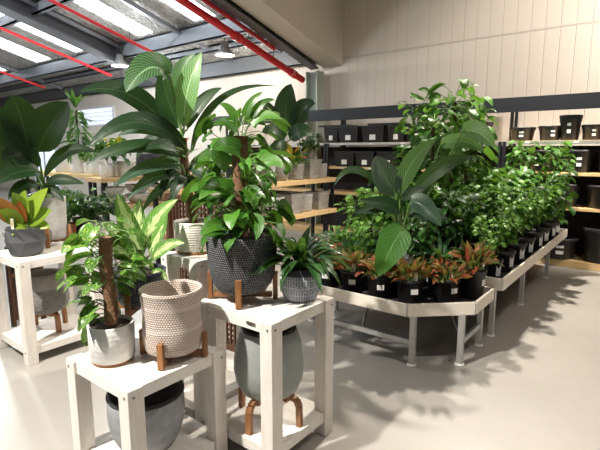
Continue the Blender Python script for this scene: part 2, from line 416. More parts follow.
def nursery_tag(parent, r, h, az, rise=.06):
    g = MB().box(-.014, .014, -.0015, .0015, h - .05, h + rise, az, (cos(az - pi / 2) * r * .8, sin(az - pi / 2) * r * .8, 0)).build('plant_tag', 'tag_white', parent, False)
    MB().box(-.011, .011, -.0025, .0022, h + rise * .35, h + rise - .006, az, (cos(az - pi / 2) * r * .8, sin(az - pi / 2) * r * .8, 0)).build('picture', 'tag_picture', g, False)
def nursery_pot(parent, r, h, sticker_az=None, sw=.045, sh=.035, sz=.55):
    lathe_pot('pot', 'black_plastic', parent, [(.0005, 0), (r * .78, 0), (r * .80, .006), (r * .97, h * .86), (r * 1.04, h * .87), (r * 1.05, h), (r * .98, h), (r * .95, h * .8)], soil=(r * .97, h * .86))
    if sticker_az is not None:
        rr = r * (.80 + .19 * sz) ; a = sticker_az
        MB().box(-sw / 2, sw / 2, -.003, .002, h * sz - sh / 2, h * sz + sh / 2, a, (cos(a - pi / 2) * rr, sin(a - pi / 2) * rr, 0)).build('price_sticker', 'sticker', parent, False)

# ------------------------------------------------------------------ foliage recipes
def fan(n, L, W, z, droop=(.5, 1.2), el=(.5, 1.35), prof='lance', pet=.05, fold=.2, r0=.015, wave=.05, jit=.15):
    m, st = MB(), MB(); az = R.random() * 6
    for a in range(n):
        az += 2.4 + R.uniform(-.4, .4); t = a / max(1, n - 1)
        e = el[1] + (el[0] - el[1]) * t + R.uniform(-.12, .12); l = L * R.uniform(.75, 1.1); p = pet * R.uniform(.6, 1.3)
        b = V((cos(az) * r0, sin(az) * r0, z)); q = b + V((cos(e) * cos(az), cos(e) * sin(az), sin(e))) * p
        if p > .02: st.tube([b, q], .0035, 5)
        m.rleaf(q, az + R.uniform(-jit, jit), e, l, W * R.uniform(.8, 1.15), R.uniform(*droop), prof, fold, 7, wave, roll=R.uniform(-jit, jit))
    return m, st
def bush(h, r, n, L, W, z, prof='heart', stems=6, droop=(.7, 1.4), wave=.06):
    """stems fanning out of the pot with stalked leaves along them"""
    m, st = MB(), MB()
    for a in range(stems):
        az = 2 * pi * a / stems + R.uniform(-.4, .4); rr = r * R.uniform(.35, .8); hh = h * R.uniform(.6, 1.0)
        pts = [V((cos(az) * rr * (t ** 1.4), sin(az) * rr * (t ** 1.4), z + hh * (t - .18 * t * t))) for t in [0, .25, .5, .75, 1]]
        st.tube(pts, .0045, 5, .002)
        for b in range(n // stems):
            t = R.uniform(.12, 1.0) ** .75; i = min(3, int(t * 4)); q = pts[i].lerp(pts[i + 1], t * 4 - i)
            la = az + R.uniform(-2.0, 2.0); le = R.uniform(-.1, .9); p = L * R.uniform(.3, .8)
            e = q + V((cos(le) * cos(la), cos(le) * sin(la), sin(le))) * p
            st.tube([q, e], .0018, 4)
            s = R.uniform(.65, 1.15)
            m.rleaf(e, la + R.uniform(-.4, .4), R.uniform(-.5, .5), L * s, W * s, R.uniform(*droop), prof, .22, 5, wave, roll=R.uniform(-.5, .5))
    return m, st
def vine(h, r, n, L, W, z, prof='heart', pole=.03, top=0.0, droop=(.6, 1.2), low=.05, reach=(.35, .9), gap=None):
    """leaves climbing round a pole"""
    m, st = MB(), MB(); az = 0
    for a in range(n):
        az += 2.4 + R.uniform(-.5, .5); t = low + (1 + top - low) * (a + R.random()) / n
        if gap and gap(az, t): continue
        q = V((cos(az) * pole, sin(az) * pole, z + h * t)); le = R.uniform(-.1, .8)
        p = r * R.uniform(*reach) * (1 - .35 * max(0, t - .6))
        e = q + V((cos(le) * cos(az), cos(le) * sin(az), sin(le))) * p
        st.tube([q, (q + e) * .5 + V((0, 0, .012)), e], .0028, 5)
        s = R.uniform(.65, 1.15)
        m.rleaf(e, az + R.uniform(-.5, .5), R.uniform(-.7, .35), L * s, W * s, R.uniform(*droop), prof, .2, 7, .06, roll=R.uniform(-.6, .6))
    return m, st
def put(ms, parent, mat, stem='stem'):
    ms[0].build('foliage', mat, parent)
    if ms[1].v: ms[1].build('stems', stem, parent)

# ================================================================== SETTING
struct(MB().box(-24, 9, -7, 7.9, -.1, 0).build('floor', 'floor', None, False))
struct(MB().box(-24, 9, 7.9, 8.1, 0, 7.2).build('wall_back', 'wall', None, False))
struct(MB().box(-24.2, -24, -7, 8.1, 0, 7.2).build('wall_left', 'plaster', None, False))
RZ = lambda y, d=0: 3.6 + .275 * (7.9 - y) - d
SL = .275
def sloped(m, x0, x1, y0, y1, zb, zt):      # a bar lying along the roof fall; zb / zt are heights at y = 7.9
    z = lambda y, q: q + SL * (7.9 - y)
    return m.hexa([(x0, y0, z(y0, zb)), (x1, y0, z(y0, zb)), (x1, y1, z(y1, zb)), (x0, y1, z(y1, zb)), (x0, y0, z(y0, zt)), (x1, y0, z(y0, zt)), (x1, y1, z(y1, zt)), (x0, y1, z(y1, zt))])
SKY = [(-14.45, -13.5), (-12.2, -11.5), (-9.42, -8.8), (-7.5, -6.85), (-17.2, -16.5), (-19.6, -18.9)]
# roof lining between the skylights, and the skylights themselves
xs = sorted(SKY); edges = [-24.0]; m = MB()
for a, b in xs:
    sloped(m, edges[-1], a, -3, 7.9, 3.6, 3.66); edges.append(b)
    sloped(m, a, b, 6.25, 7.9, 3.6, 3.66)
sloped(m, edges[-1], -5.4, -3, 7.9, 3.6, 3.66)
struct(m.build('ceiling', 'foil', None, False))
for i, (a, b) in enumerate(xs):
    struct(sloped(MB(), a, b, -3, 6.25, 3.63, 3.65).build('window_%d' % (i + 1), 'skylight', None, False), 'bright translucent skylight strip in the sloping roof')
struct(sloped(MB(), -5.6, -5.13, -3, 7.9, 3.22, 5.0).build('trim_1', 'plaster', None, False), 'cream lined bulkhead sloping down to the back wall')
struct(MB().box(-5.13, 9, -3, 8.1, 7.0, 7.2).build('ceiling_hall', 'plaster', None, False))
struct(MB().box(-5.16, -5.13, -3, 7.9, 5.0, 7.0).build('wall_upper', 'plaster', None, False))

def beam(name, m, mat, label): return tag(m.build(name, mat, None, False), label, 'beam')
m = sloped(MB(), -5.80, -5.60, -3, 7.75, 3.14, 3.165); sloped(m, -5.715, -5.685, -3, 7.75, 3.165, 3.40); sloped(m, -5.80, -5.60, -3, 7.75, 3.40, 3.425)
beam('steel_beam', m, 'grey_steel', 'sloping grey steel beam running beside the cream bulkhead')
m = MB()
for x in (-5.76, -5.50): m.box(x - .01, x + .01, 7.55, 7.79, 0, 3.12)
m.box(-5.76, -5.50, 7.66, 7.68, 0, 3.12)
tag(m.build('steel_column', 'green_steel', None, False), 'pale green steel column standing at the back wall under the bulkhead', 'column')
m = sloped(MB(), -10.62, -10.22, -3, 7.7, 3.19, 3.22); sloped(m, -10.44, -10.40, -3, 7.7, 3.22, 3.57); sloped(m, -10.62, -10.22, -3, 7.7, 3.57, 3.598)
beam('steel_rafter', m, 'grey_steel', 'wide dark grey rafter crossing the upper left of the roof')
def purlin(y, zt, d, lab, mat, t=.05):
    m = MB().box(-24, -5.82, y - t / 2, y + t / 2, zt - d, zt).box(-24, -5.82, y - t / 2, y + .09, zt - d, zt - d + .02).box(-24, -5.82, y - t / 2, y + .09, zt - .02, zt)
    beam('roof_purlin', m, mat, lab)
purlin(6.32, RZ(6.32) - .03, .30, 'deep pale grey purlin crossing under the ends of the skylights', 'light_steel')
purlin(7.05, RZ(7.05) - .03, .12, 'thin pale purlin between the deep purlin and the eave', 'light_steel')
purlin(7.70, RZ(7.7) - .02, .34, 'dark purlin along the top of the back wall', 'grey_steel')
purlin(4.5, RZ(4.5) - .03, .2, 'shallow pale purlin high over the skylights', 'light_steel')
for i, x in enumerate((-15.9, -10.25, -8.05, -6.45)):
    beam('roof_batten', sloped(MB(), x - .04, x + .04, 3.5, 7.6, 3.48, 3.56), 'light_steel',
         'pale roof batten ' + ('left of the wide rafter', 'just right of the wide rafter', 'between the two right skylights', 'nearest the red pipes')[i])

def pipe(x, y0, y1, z, r, lab, coup=()):
    e = empty('sprinkler_pipe', (x, y1, z), lab, 'pipe')
    q = lambda y: (0, y - y1, SL * (y1 - y))
    MB().tube([q(y1), q((y0 + y1) / 2), q(y0)], r, 14).build('pipe_run', 'red_paint', e)
    for y in coup: MB().tube([q(y + .07), q(y - .07)], r * 1.25, 14).build('coupling', 'red_paint', e)
    for y in (y1 - .9, y1 - 3): MB().tube([q(y), (0, y - y1, SL * (y1 - y) + .35)], .008, 6).build('hanger_rod', 'grey_steel', e)
    return e
pipe(-5.97, -1, 7.72, 3.0, .062, 'thick red sprinkler pipe ending at the back wall beside the bulkhead', (7.4, 5.9))
pipe(-5.88, -1, 6.75, 3.44, .035, 'thinner red sprinkler pipe running just above the thick one', (6.6,))
pipe(-8.73, -1, 6.5, 3.52, .032, 'thin red pipe crossing in front of the middle skylight')
pipe(-11.35, -1, 6.7, 3.47, .032, 'thin red pipe left of the wide grey rafter')
pipe(-15.1, -1, 6.7, 3.47, .032, 'thin red pipe at the far left of the roof')

# high window and doorway on the far left of the back wall
struct(MB().box(-15.4, -13.3, 7.86, 7.9, 2.36, 2.92).build('window_7', 'window_frame', None, False))
w = bpy.data.objects['window_7']
for a in range(4): MB().box(-15.3, -13.4, 7.84, 7.865, 2.40 + a * .125, 2.50 + a * .125).build('pane', 'glass_day', w, False)
struct(MB().box(-19.2, -17.2, 7.86, 7.9, 0, 2.2).build('door_1', 'window_frame', None, False))
w = bpy.data.objects['door_1']
for a in range(2): MB().box(-19.05 + a * .95, -18.3 + a * .95, 7.84, 7.865, .3, 2.05).build('pane', 'glass_day', w, False)

def bay_light(name, x, y, z, lab, power, col, size=.5, r=.2, target=None, kind='AREA', cone=60):
    e = empty(name, (x, y, z), lab, 'ceiling light')
    MB().lathe([(.0005, .26), (.07, .25), (.09, .12), (r, .02), (r, 0), (r - .01, 0)], 28).build('housing', 'lamp_body', e)
    MB().lathe([(.0005, .012), (r - .012, .012)], 28).build('lens', 'lamp', e)
    MB().tube([(0, 0, .25), (0, 0, .55)], .008, 6).build('hanger_rod', 'grey_steel', e)
    l = bpy.data.lights.new('lamp_light', kind)
    if kind == 'AREA': l.shape = 'DISK'; l.size = size
    else: l.shadow_soft_size = size
    if kind == 'SPOT': l.spot_size = radians(cone); l.spot_blend = .5
    l.energy = power; l.color = col
    lo = bpy.data.objects.new('lamp_light', l); C.objects.link(lo); lo.parent = e; lo.location = (0, 0, -.02 if kind != 'POINT' else -.16)
    if target: lo.rotation_euler = (V(target) - V((x, y, z - .02))).to_track_quat('-Z', 'Y').to_euler()
    return e
WARM = (1, .90, .79); NEUT = (1, .94, .86); COOL = (.90, .96, 1)
bay_light('high_bay_light', -10.1, 6.2, 3.5, 'lit high bay lamp under the wide rafter on the left', 180, COOL, .12, kind='POINT')
bay_light('high_bay_light', -7.1, 6.65, 3.45, 'lit high bay lamp beside the thick red pipe', 90, NEUT, .12, kind='POINT')
bay_light('spot_light', -1.75, 6.3, 4.9, 'spot lamp hung over the far end of the planting bench', 1900, WARM, .10, .16, (-1.25, 4.3, 0), 'SPOT', 112)
bay_light('spot_light', 1.5, 6.1, 4.9, 'spot lamp washing the back wall over the right shelving', 1900, WARM, .2, .16, (.1, 7.9, 3.5), 'SPOT', 84)
bay_light('high_bay_light', 1.2, 2.2, 5.6, 'added fill lamp hung over the aisle right of the tables', 85, NEUT, .35)  # unseen fill lamp, added to lift the floor and bench front
bay_light('spot_light', -2.55, -1.2, 4.7, 'spot lamp hung behind the front tables and aimed at them', 2300, NEUT, .08, .16, (-2.3, 1.6, .6), 'SPOT', 50)
bay_light('high_bay_light', -10.9, 3.0, 3.6, 'added fill lamp over the far left aisle', 330, COOL, .15, kind='POINT')  # extra lamp out of view, added to brighten the left roof and floor
bay_light('high_bay_light', -6.4, 2.4, 4.0, 'added fill lamp over the left table', 150, COOL, .15, kind='POINT')  # unseen lamp put in to light the roof and floor from the left

# ================================================================== TABLES
def table(x0, x1, y0, y1, h, name, label, sz=.13, w=.078):
    cx, cy = (x0 + x1) / 2, (y0 + y1) / 2; e = empty(name, (cx, cy, 0), label, 'table')
    a, b = (x1 - x0) / 2, (y1 - y0) / 2
    for sx in (-1, 1):
        for sy in (-1, 1):
            X, Y = sx * (a - w / 2), sy * (b - w / 2)
            lg = MB().box(X - w / 2, X + w / 2, Y - w / 2, Y + w / 2, 0, h).build('leg', 'white_timber', e, False, bev=.004)
            for q in ((X + .012 * sx, Y + sy * w / 2, h - .035), (X + sx * w / 2, Y + .012 * sy, h - .035), (X + .01 * sx, Y + sy * w / 2, sz - .03)):
                along_y = abs(q[1]) > b - .001
                d = V((0, sy * .003, 0)) if along_y else V((sx * .003, 0, 0))
                MB().tube([V(q) - d, V(q) + d], .0065, 8).build('screw', 'screw', lg)
    ins, t = .012, .028
    m = MB(); n = 4; yy0, yy1 = -b + ins + t, b - ins - t
    # deck boards notched round the legs
    m.box(-a + w, a - w, -b + ins, b - ins, h - .024, h - .004); m.box(-a + ins, -a + w, -b + w, b - w, h - .024, h - .004); m.box(a - w, a - ins, -b + w, b - w, h - .024, h - .004)
    m.build('tabletop', 'white_timber_top', e, False)
    ap = .062
    for s_ in (-1, 1):
        q = MB().box(-a + w, a - w, s_ * (b - ins) - (t if s_ > 0 else 0), s_ * (b - ins) + (0 if s_ > 0 else t), h - ap, h - .0245).build('apron', 'white_timber_top', e, False, bev=.002)
        q2 = MB().box(s_ * (a - ins) - (t if s_ > 0 else 0), s_ * (a - ins) + (0 if s_ > 0 else t), -b + w, b - w, h - ap, h - .0245).build('apron', 'white_timber_top', e, False, bev=.002)
    m = MB().box(-a + w + .001, a - w - .001, -b + ins, b - ins, sz - .055, sz).box(-a + ins, -a + w, -b + w + .001, b - w - .001, sz - .055, sz).box(a - w, a - ins, -b + w + .001, b - w - .001, sz - .055, sz)
    m.build('lower_shelf', 'white_timber_top', e, False)
    return e
T1 = table(-4.20, -3.60, 1.31, 1.93, .80, 'display_table', 'white-washed timber display table at the left edge holding the charcoal faceted pot')
T3 = table(-1.915, -1.365, 1.53, 2.05, .80, 'display_table', 'tall white-washed timber display table holding the big dark textured pot', .14)
T4 = table(-2.213, -1.675, .972, 1.522, .60, 'display_table', 'low white-washed timber display table in front holding the woven basket', .12)
T2 = table(-2.30, -1.965, 1.60, 2.03, 1.0, 'display_table', 'tallest narrow white-washed timber stand behind, holding the ivory ringed pot', .13)
MB().box(-.085, -.03, -.254, -.2475, .763, .778).build('metal_tag', 'screw', T3, False)
bpy.data.objects['metal_tag'].location = (.19, 0, 0)

# ================================================================== FRONT TABLE THINGS
def rim(r, th=.012): return r - th
# woven basket in a stand on the low table
BX, BY = -1.825, 1.32
stand(BX, BY, .60, .142, .125, 'wooden_plant_stand', 'brown wooden stand under the woven basket on the low table', .024, radians(-58), .035)
b = empty('woven_basket', (BX, BY, .636), 'cream and brown woven rattan basket standing open on the low table', 'basket')
prof = [(.0005, 0), (.115, 0), (.132, .012), (.141, .05)] + [(.141 + .004 * sin(i), .05 + i * .03) for i in range(1, 8)] + [(.145, .290), (.150, .300), (.148, .309), (.138, .309), (.133, .300), (.130, .2), (.122, .02), (.0005, .015)]
MB().lathe(prof, 64).build('basket_body', 'basket', b)
a0 = radians(150)
for aa in (radians(178),):
    m = MB()
    m.tube([V((cos(aa + q) * (.148), sin(aa + q) * .148, .258 + (.012 if abs(q) < .15 else 0))) for q in (-.2, -.1, 0, .1, .2)], .006, 8)
    m.build('handle', 'dark_brown', b)

# white pot with a climbing pothos on the low table
def cyl_pot_plant(name, x, y, z, lab, cat='plant', rz=0): return empty(name, (x, y, z), lab, cat, None, rz)
PX, PY = -2.02, 1.11
p = cyl_pot_plant('potted_pothos', PX, PY, .60, 'marbled pothos climbing a short brown pole in a pale glazed pot on the low table')
lathe_pot('saucer', 'brown', p, [(.0005, 0), (.094, 0), (.098, .006), (.096, .012), (.0005, .012)])
lathe_pot('pot', 'pale_glaze', p, [(.0005, .012), (.097, .012), (.102, .02), (.105, .1), (.106, .184), (.102, .188), (.096, .187), (.094, .16), (.093, .1)], soil=(.095, .17))
MB().tube([(0, 0, .16), (.006, .004, .3), (-.012, .0, .46), (-.004, .006, .60)], .031, 10).build('coir_pole', 'coir', p)
ms = vine(.46, .15, 74, .115, .082, .17, pole=.022, low=.16, top=.06, reach=(.2, .85), gap=lambda a, t: (cos(a - radians(20)) > .35 and t < .40) or (cos(a - radians(-28)) > .7 and R.random() < .55))
for az, el, z, L in ((3.6, -.4, .20, .12), (4.0, .1, .30, .12), (3.3, .2, .34, .13), (4.3, -.2, .42, .12), (5.2, .1, .4, .1), (3.7, -.9, .17, .13), (5.0, -.2, .26, .09)):
    q = V((cos(az) * .1, sin(az) * .1, z)); ms[1].tube([(0, 0, z - .03), q], .0028, 5); ms[0].rleaf(q, az, el, L, L * .75, .8, 'heart', .2, 8, .05)
put(ms, p, 'leaf_pothos_varieg')

# dark blue stroked pot with dieffenbachia behind
DX, DY = -2.165, 1.36
stand(DX, DY, .60, .118, .30, 'wooden_plant_stand', 'tall-legged brown wooden stand under the dark blue stroke-patterned pot', .022, radians(-58), .185)
p = cyl_pot_plant('potted_dieffenbachia', DX, DY, .785, 'dieffenbachia with big cream-marked leaves in a dark blue stroke-patterned pot')
lathe_pot('pot', 'strokes', p, [(.0005, 0), (.080, 0), (.100, .012), (.113, .04), (.117, .115), (.136, .13), (.145, .17), (.147, .185), (.140, .187), (.136, .16), (.13, .13)], soil=(.137, .165))
m, st = MB(), MB(); D0 = math.hypot(DX, DY); O = V((DX, DY, .785))
def hero(m, st, org, base, ctrl, tip, w, d, prof='oval', dd=(0, 0, 0), nh=None, fold=.15, root=None, pr=.006, wave=.03, n=12, rnd=None):
    P = [pt(*q, d + e) - org for q, e in zip((base, ctrl, tip), dd)]
    if nh is None: nh = V((sin(AZ), -cos(AZ), .55))
    m.leaf(P[0], P[1], P[2], w, prof, nh, fold, n, wave, rnd)
    if root is not None:
        r = V(root); mid = (r + P[0]) * .5; mid.z += .03
        st.tube([r, mid * .6 + (r + P[0]) * .2, P[0], P[0].lerp(P[1], .25)], pr, 6, pr * .6)
S0 = (0, 0, .17)
for base, ctrl, tip, w, dd in (((142, 262), (128, 222), (117, 193), .105, (0, 0, -.08)), ((145, 250), (150, 215), (178, 199), .10, (0, 0, -.05)),
        ((136, 268), (118, 240), (97, 236), .075, (0, -.05, -.1)), ((150, 262), (166, 240), (185, 243), .07, (0, -.05, -.1)), ((140, 252), (136, 225), (140, 198), .10, (.05, .1, .1)),
        ((150, 255), (160, 225), (166, 205), .09, (.05, .1, .1)), ((138, 274), (125, 262), (117, 270), .06, (-.05, -.1, -.1)), ((150, 275), (160, 268), (168, 282), .05, (-.05, -.08, -.1)),
        ((135, 262), (120, 228), (101, 222), .08, (.05, .05, .05)), ((143, 270), (133, 255), (131, 284), .05, (-.06, -.12, -.12))):
    hero(m, st, O, base, ctrl, tip, w, D0, 'lance', dd, root=S0, pr=.006)
put((m, st), p, 'leaf_dieff')
for a in range(4): MB().tube([(cos(a * 1.6) * .02, sin(a * 1.6) * .02, .16), (cos(a * 1.6) * .03, sin(a * 1.6) * .03, .30)], .011, 8).build('stalk', 'stem', p)

# grey pot under the low table
g = empty('cement_pot', (-1.955, 1.235, .12), 'grey cement pot with a dark rim standing empty under the low table', 'pot')
lathe_pot('pot_body', 'grey_cement', g, pot_profile(.185, .135, .285, .014, .025))
lathe_pot('rim', 'black_clay', g, [(.186, .274), (.1882, .278), (.187, .288), (.172, .289), (.168, .26), (.15, .1), (.0005, .04)])

# ivory pot and its big leaved climber on the tallest stand
X2, Y2 = -2.18, 1.765
p = cyl_pot_plant('potted_philodendron', X2, Y2, 1.0, 'tall big-leaved philodendron on a bark pole in an ivory ringed pot')
D2 = math.hypot(X2, Y2)
lathe_pot('saucer', 'brown', p, [(.0005, 0), (.112, 0), (.116, .006), (.114, .014), (.0005, .014)])
lathe_pot('pot', 'ivory_glaze', p, [(.0005, .014), (.112, .014), (.118, .022), (.121, .1), (.123, .182), (.119, .186), (.111, .185), (.109, .16), (.108, .1)], soil=(.110, .165))
O = V((X2, Y2, 1.0))
pole_pts = [V((0, 0, .15)), pt(188, 190, D2) - O, pt(184, 160, D2) - O, pt(182, 138, D2) - O]
MB().tube(pole_pts, .026, 10).build('coir_pole', 'coir', p)
top = pole_pts[3]
groups = {'leaf_pale_rib': [((184, 128), (183, 85), (202, 52), .135, (-.04, -.1, -.05), 'lance')],
 'leaf_rib': [((170, 76), (150, 52), (126, 92), .185, (-.1, -.16, -.22), 'oval'), ((177, 92), (178, 66), (196, 54), .10, (.12, .12, .1), 'lance')],
 'leaf_deep': [((181, 128), (168, 108), (161, 72), .15, (.03, .02, 0), 'oval'), ((170, 130), (130, 76), (79, 92), .13, (.05, 0, -.05), 'lance'),
   ((187, 130), (200, 95), (222, 88), .085, (.1, .15, .15), 'lance'), ((188, 150), (140, 95), (88, 147), .125, (-.05, -.15, -.2), 'lance'), ((186, 158), (135, 132), (86, 165), .09, (-.05, -.1, -.1), 'lance'),
   ((192, 150), (208, 80), (276, 86), .055, (.06, .2, .25), 'strap'), ((188, 168), (200, 165), (212, 190), .07, (-.06, -.12, -.16), 'lance'), ((178, 172), (166, 168), (160, 200), .06, (-.06, -.1, -.12), 'lance'),
   ((185, 178), (196, 178), (205, 205), .06, (-.05, -.1, -.12), 'lance'), ((180, 140), (150, 128), (136, 160), .09, (.1, .2, .2), 'lance'),
   ((190, 165), (210, 150), (222, 182), .08, (.05, .1, .1), 'lance'), ((182, 170), (165, 150), (148, 178), .08, (.05, .1, .1), 'lance'), ((187, 180), (178, 175), (170, 206), .07, (-.08, -.12, -.14), 'lance'), ((192, 190), (206, 188), (212, 214), .07, (-.04, -.08, -.1), 'lance'), ((182, 150), (160, 140), (146, 150), .08, (-.1, -.15, -.2), 'lance'), ((194, 172), (212, 172), (226, 198), .07, (.05, .1, .1), 'lance')],
 'leaf_blue': [((182, 165), (150, 158), (112, 188), .085, (-.05, -.12, -.2), 'lance'), ((181, 176), (152, 168), (127, 201), .075, (-.05, -.12, -.2), 'lance'), ((172, 140), (150, 118), (118, 136), .10, (.08, .1, .1), 'lance'), ((180, 182), (160, 182), (142, 212), .06, (-.05, -.12, -.15), 'lance')]}
st = MB()
for mat, ls in groups.items():
    m = MB()
    for base, ctrl, tip, w, dd, prof in ls: hero(m, st, O, base, ctrl, tip, w, D2, prof, dd, fold=.22, root=top if base[1] < 140 else pole_pts[2] if base[1] < 165 else pole_pts[1], pr=.008, n=14)
    m.build('foliage', mat, p)
st.build('stems', 'stem', p)

# timber lattice screen behind
e = empty('lattice_screen', (-2.66, 2.24, 0), 'dark brown timber lattice screen standing behind the tall stand', 'screen')
for x in (-.42, .36): MB().box(x - .02, x + .02, -.02, .02, 0, 1.26).build('post', 'dark_brown', e, False)
m = MB()
for i in range(26): m.box(-.41, .35, .004, .014, .20 + i * .04, .20 + i * .04 + .018)
for i in range(19): m.box(-.41 + i * .0415, -.41 + i * .0415 + .018, -.010, .003, .19, 1.22)
m.build('lattice', 'dark_brown', e, False)
MB().box(-.44, .38, -.022, .022, 1.22, 1.26).build('top_rail', 'dark_brown', e, False)
MB().box(-.41, .35, -.018, .018, .14, .19).build('bottom_rail', 'dark_brown', e, False)

# big dark textured pot in stand, pothos on pole
X3, Y3 = -1.755, 1.735
stand(X3, Y3, .80, .160, .15, 'wooden_plant_stand', 'brown wooden stand under the big dark textured pot', .026, radians(-52), .04)
p = cyl_pot_plant('potted_pothos', X3, Y3, .842, 'bushy green pothos on a tall coir pole in the big dark textured pot')
lathe_pot('pot', 'tufted', p, [(.0005, 0), (.09, 0), (.130, .012), (.157, .05), (.174, .10), (.183, .17), (.189, .25), (.194, .315), (.190, .320), (.178, .319), (.174, .29), (.165, .2)], soil=(.168, .295))
MB().tube([(0, 0, .28), (.004, .004, .45), (-.004, .0, .62), (0, .004, .83)], .042, 12).build('coir_pole', 'coir', p)
ms = vine(.56, .22, 190, .115, .088, .30, pole=.03, low=.0, top=.08, reach=(.2, 1.0), gap=lambda a, t: (cos(a - radians(-45)) > .45 and t > .55 and R.random() < .85) or (t > .8 and R.random() < .35))
O = V((X3, Y3, .842)); D3 = math.hypot(X3, Y3)
for base, ctrl, tip, w, dd in (((238, 128), (225, 118), (213, 125), .07, (0, 0, -.05)), ((250, 122), (262, 110), (282, 119), .08, (0, 0, -.05)), ((236, 118), (228, 104), (219, 104), .05, (0, 0, 0)), ((252, 116), (262, 98), (275, 100), .05, (0, 0, 0)),
        ((245, 116), (250, 98), (263, 92), .05, (0, 0, 0)), ((228, 166), (212, 150), (197, 162), .10, (-.1, -.15, -.2)), ((256, 165), (275, 155), (283, 168), .09, (-.1, -.1, -.15)), ((232, 190), (212, 180), (199, 200), .1, (-.1, -.15, -.2)),
        ((225, 225), (212, 222), (200, 236), .09, (-.12, -.2, -.24)), ((252, 222), (262, 218), (256, 240), .09, (-.15, -.2, -.24)), ((240, 150), (222, 140), (212, 152), .11, (-.05, -.1, -.12)), ((245, 195), (262, 190), (272, 205), .1, (-.1, -.15, -.2))):
    hero(ms[0], ms[1], O, base, ctrl, tip, w, D3, 'heart', dd, root=(0, 0, .35 + (230 - base[1]) / 230 * .8), pr=.003, n=9)
put(ms, p, 'leaf_pothos')
# small blue grey pot, dark lance leaves
X5, Y5 = -1.505, 1.925
p = cyl_pot_plant('potted_lance_leaf_plant', X5, Y5, .80, 'dark lance-leaved plant in a small blue-grey carved pot on the tall table')
lathe_pot('pot', 'carved', p, [(.0005, 0), (.075, 0), (.092, .012), (.106, .05), (.113, .09), (.110, .13), (.104, .146), (.106, .178), (.102, .182), (.095, .181), (.093, .15)], soil=(.094, .165))
put(fan(70, .30, .048, .165, (.9, 1.9), (.35, 1.35), 'lance', .05, .25), p, 'leaf_lance')
# sage pot under the tall table
stand(-1.60, 1.77, .14, .172, .155, 'wooden_plant_stand', 'bent-leg brown wooden stand under the sage pot beneath the tall table', .026, radians(8), .03, True)
g = empty('tall_pot', (-1.60, 1.77, .296), 'smooth sage-grey egg-shaped pot on a bent-leg stand beneath the tall table', 'pot')
lathe_pot('pot_body', 'sage', g, [(.0005, 0), (.12, 0), (.155, .02), (.182, .08), (.192, .14), (.190, .2), (.174, .29), (.154, .35), (.150, .362), (.134, .362), (.132, .34)])
lathe_pot('rim', 'black_clay', g, [(.147, .342), (.150, .35), (.147, .366), (.132, .367), (.128, .33), (.12, .1), (.0005, .05)])
sa = radians(-58)
f = MB().box(-.02, .02, -.002, .002, .255, .325, sa + pi / 2 - .25, (cos(sa + .12) * .178, sin(sa + .12) * .178, 0)).build('label', 'black_clay', g, False)
MB().box(-.015, .015, -.004, .0015, .265, .315, sa + pi / 2 - .25, (cos(sa + .12) * .178, sin(sa + .12) * .178, 0)).build('print', 'sage', f, False)

# ================================================================== LEFT TABLE THINGS
p = empty('potted_croton', (-3.86, 1.475, .80), 'lime and orange leaved plant in a charcoal faceted pot on the left table', 'plant')
m = MB(); seg = 16; rows = []
for r, z, off in ((.105, 0, 0), (.118, .012, 0), (.142, .11, .5), (.142, .215, 0), (.130, .215, 0), (.125, .16, 0)):
    rows.append([m.add((r * cos(2 * pi * (q + off) / 8), r * sin(2 * pi * (q + off) / 8), z), (q / 8, z)) for q in range(9)])
for a in range(5):
    for q in range(8):
        m.f.append((rows[a][q], rows[a][q + 1], rows[a + 1][q])); m.f.append((rows[a][q + 1], rows[a + 1][q + 1], rows[a + 1][q]))
m.f.append(tuple(reversed(rows[0][:8])))
m.build('pot', 'charcoal_facet', p, False)
MB().lathe([(.0005, .19), (.122, .185)], 16).build('soil', 'soil', p)
O = V((-3.86, 1.475, .8)); D1 = math.hypot(3.86, 1.475)
for mat, ls in {'leaf_lime': [((26, 225), (25, 205), (12, 192), .13), ((28, 222), (30, 205), (48, 188), .14), ((28, 226), (38, 214), (52, 210), .13), ((22, 226), (14, 215), (-2, 210), .11), ((26, 228), (22, 222), (12, 236), .10), ((30, 226), (40, 222), (50, 228), .09), ((24, 222), (22, 205), (25, 190), .12)],
        'leaf_orange_brown': [((20, 224), (10, 210), (-6, 196), .12), ((24, 224), (22, 212), (19, 200), .09), ((18, 226), (6, 214), (-8, 206), .09)]}.items():
    m, st = MB(), MB()
    for b_, c_, t_, w in ls: hero(m, st, O, b_, c_, t_, w, D1, 'lance', (-.02, -.06, -.1), root=(0, 0, .18), pr=.005)
    put((m, st), p, mat)
nursery_tag(p, .13, .20, radians(20), .09)
X6, Y6 = -4.08, 1.76
stand(X6, Y6, .80, .128, .17, 'wooden_plant_stand', 'brown wooden stand under the pale cement cylinder on the left table', .026, radians(-35), .055)
p = empty('potted_peace_lily', (X6, Y6, .856), 'very large dark-leaved plant in a pale cement cylinder pot on the left table', 'plant')
lathe_pot('pot', 'pale_cement', p, [(.0005, 0), (.11, 0), (.121, .012), (.128, .1), (.134, .33), (.137, .352), (.133, .356), (.124, .355), (.122, .33), (.12, .2)], soil=(.122, .335))
O = V((X6, Y6, .856)); D6 = math.hypot(X6, Y6)
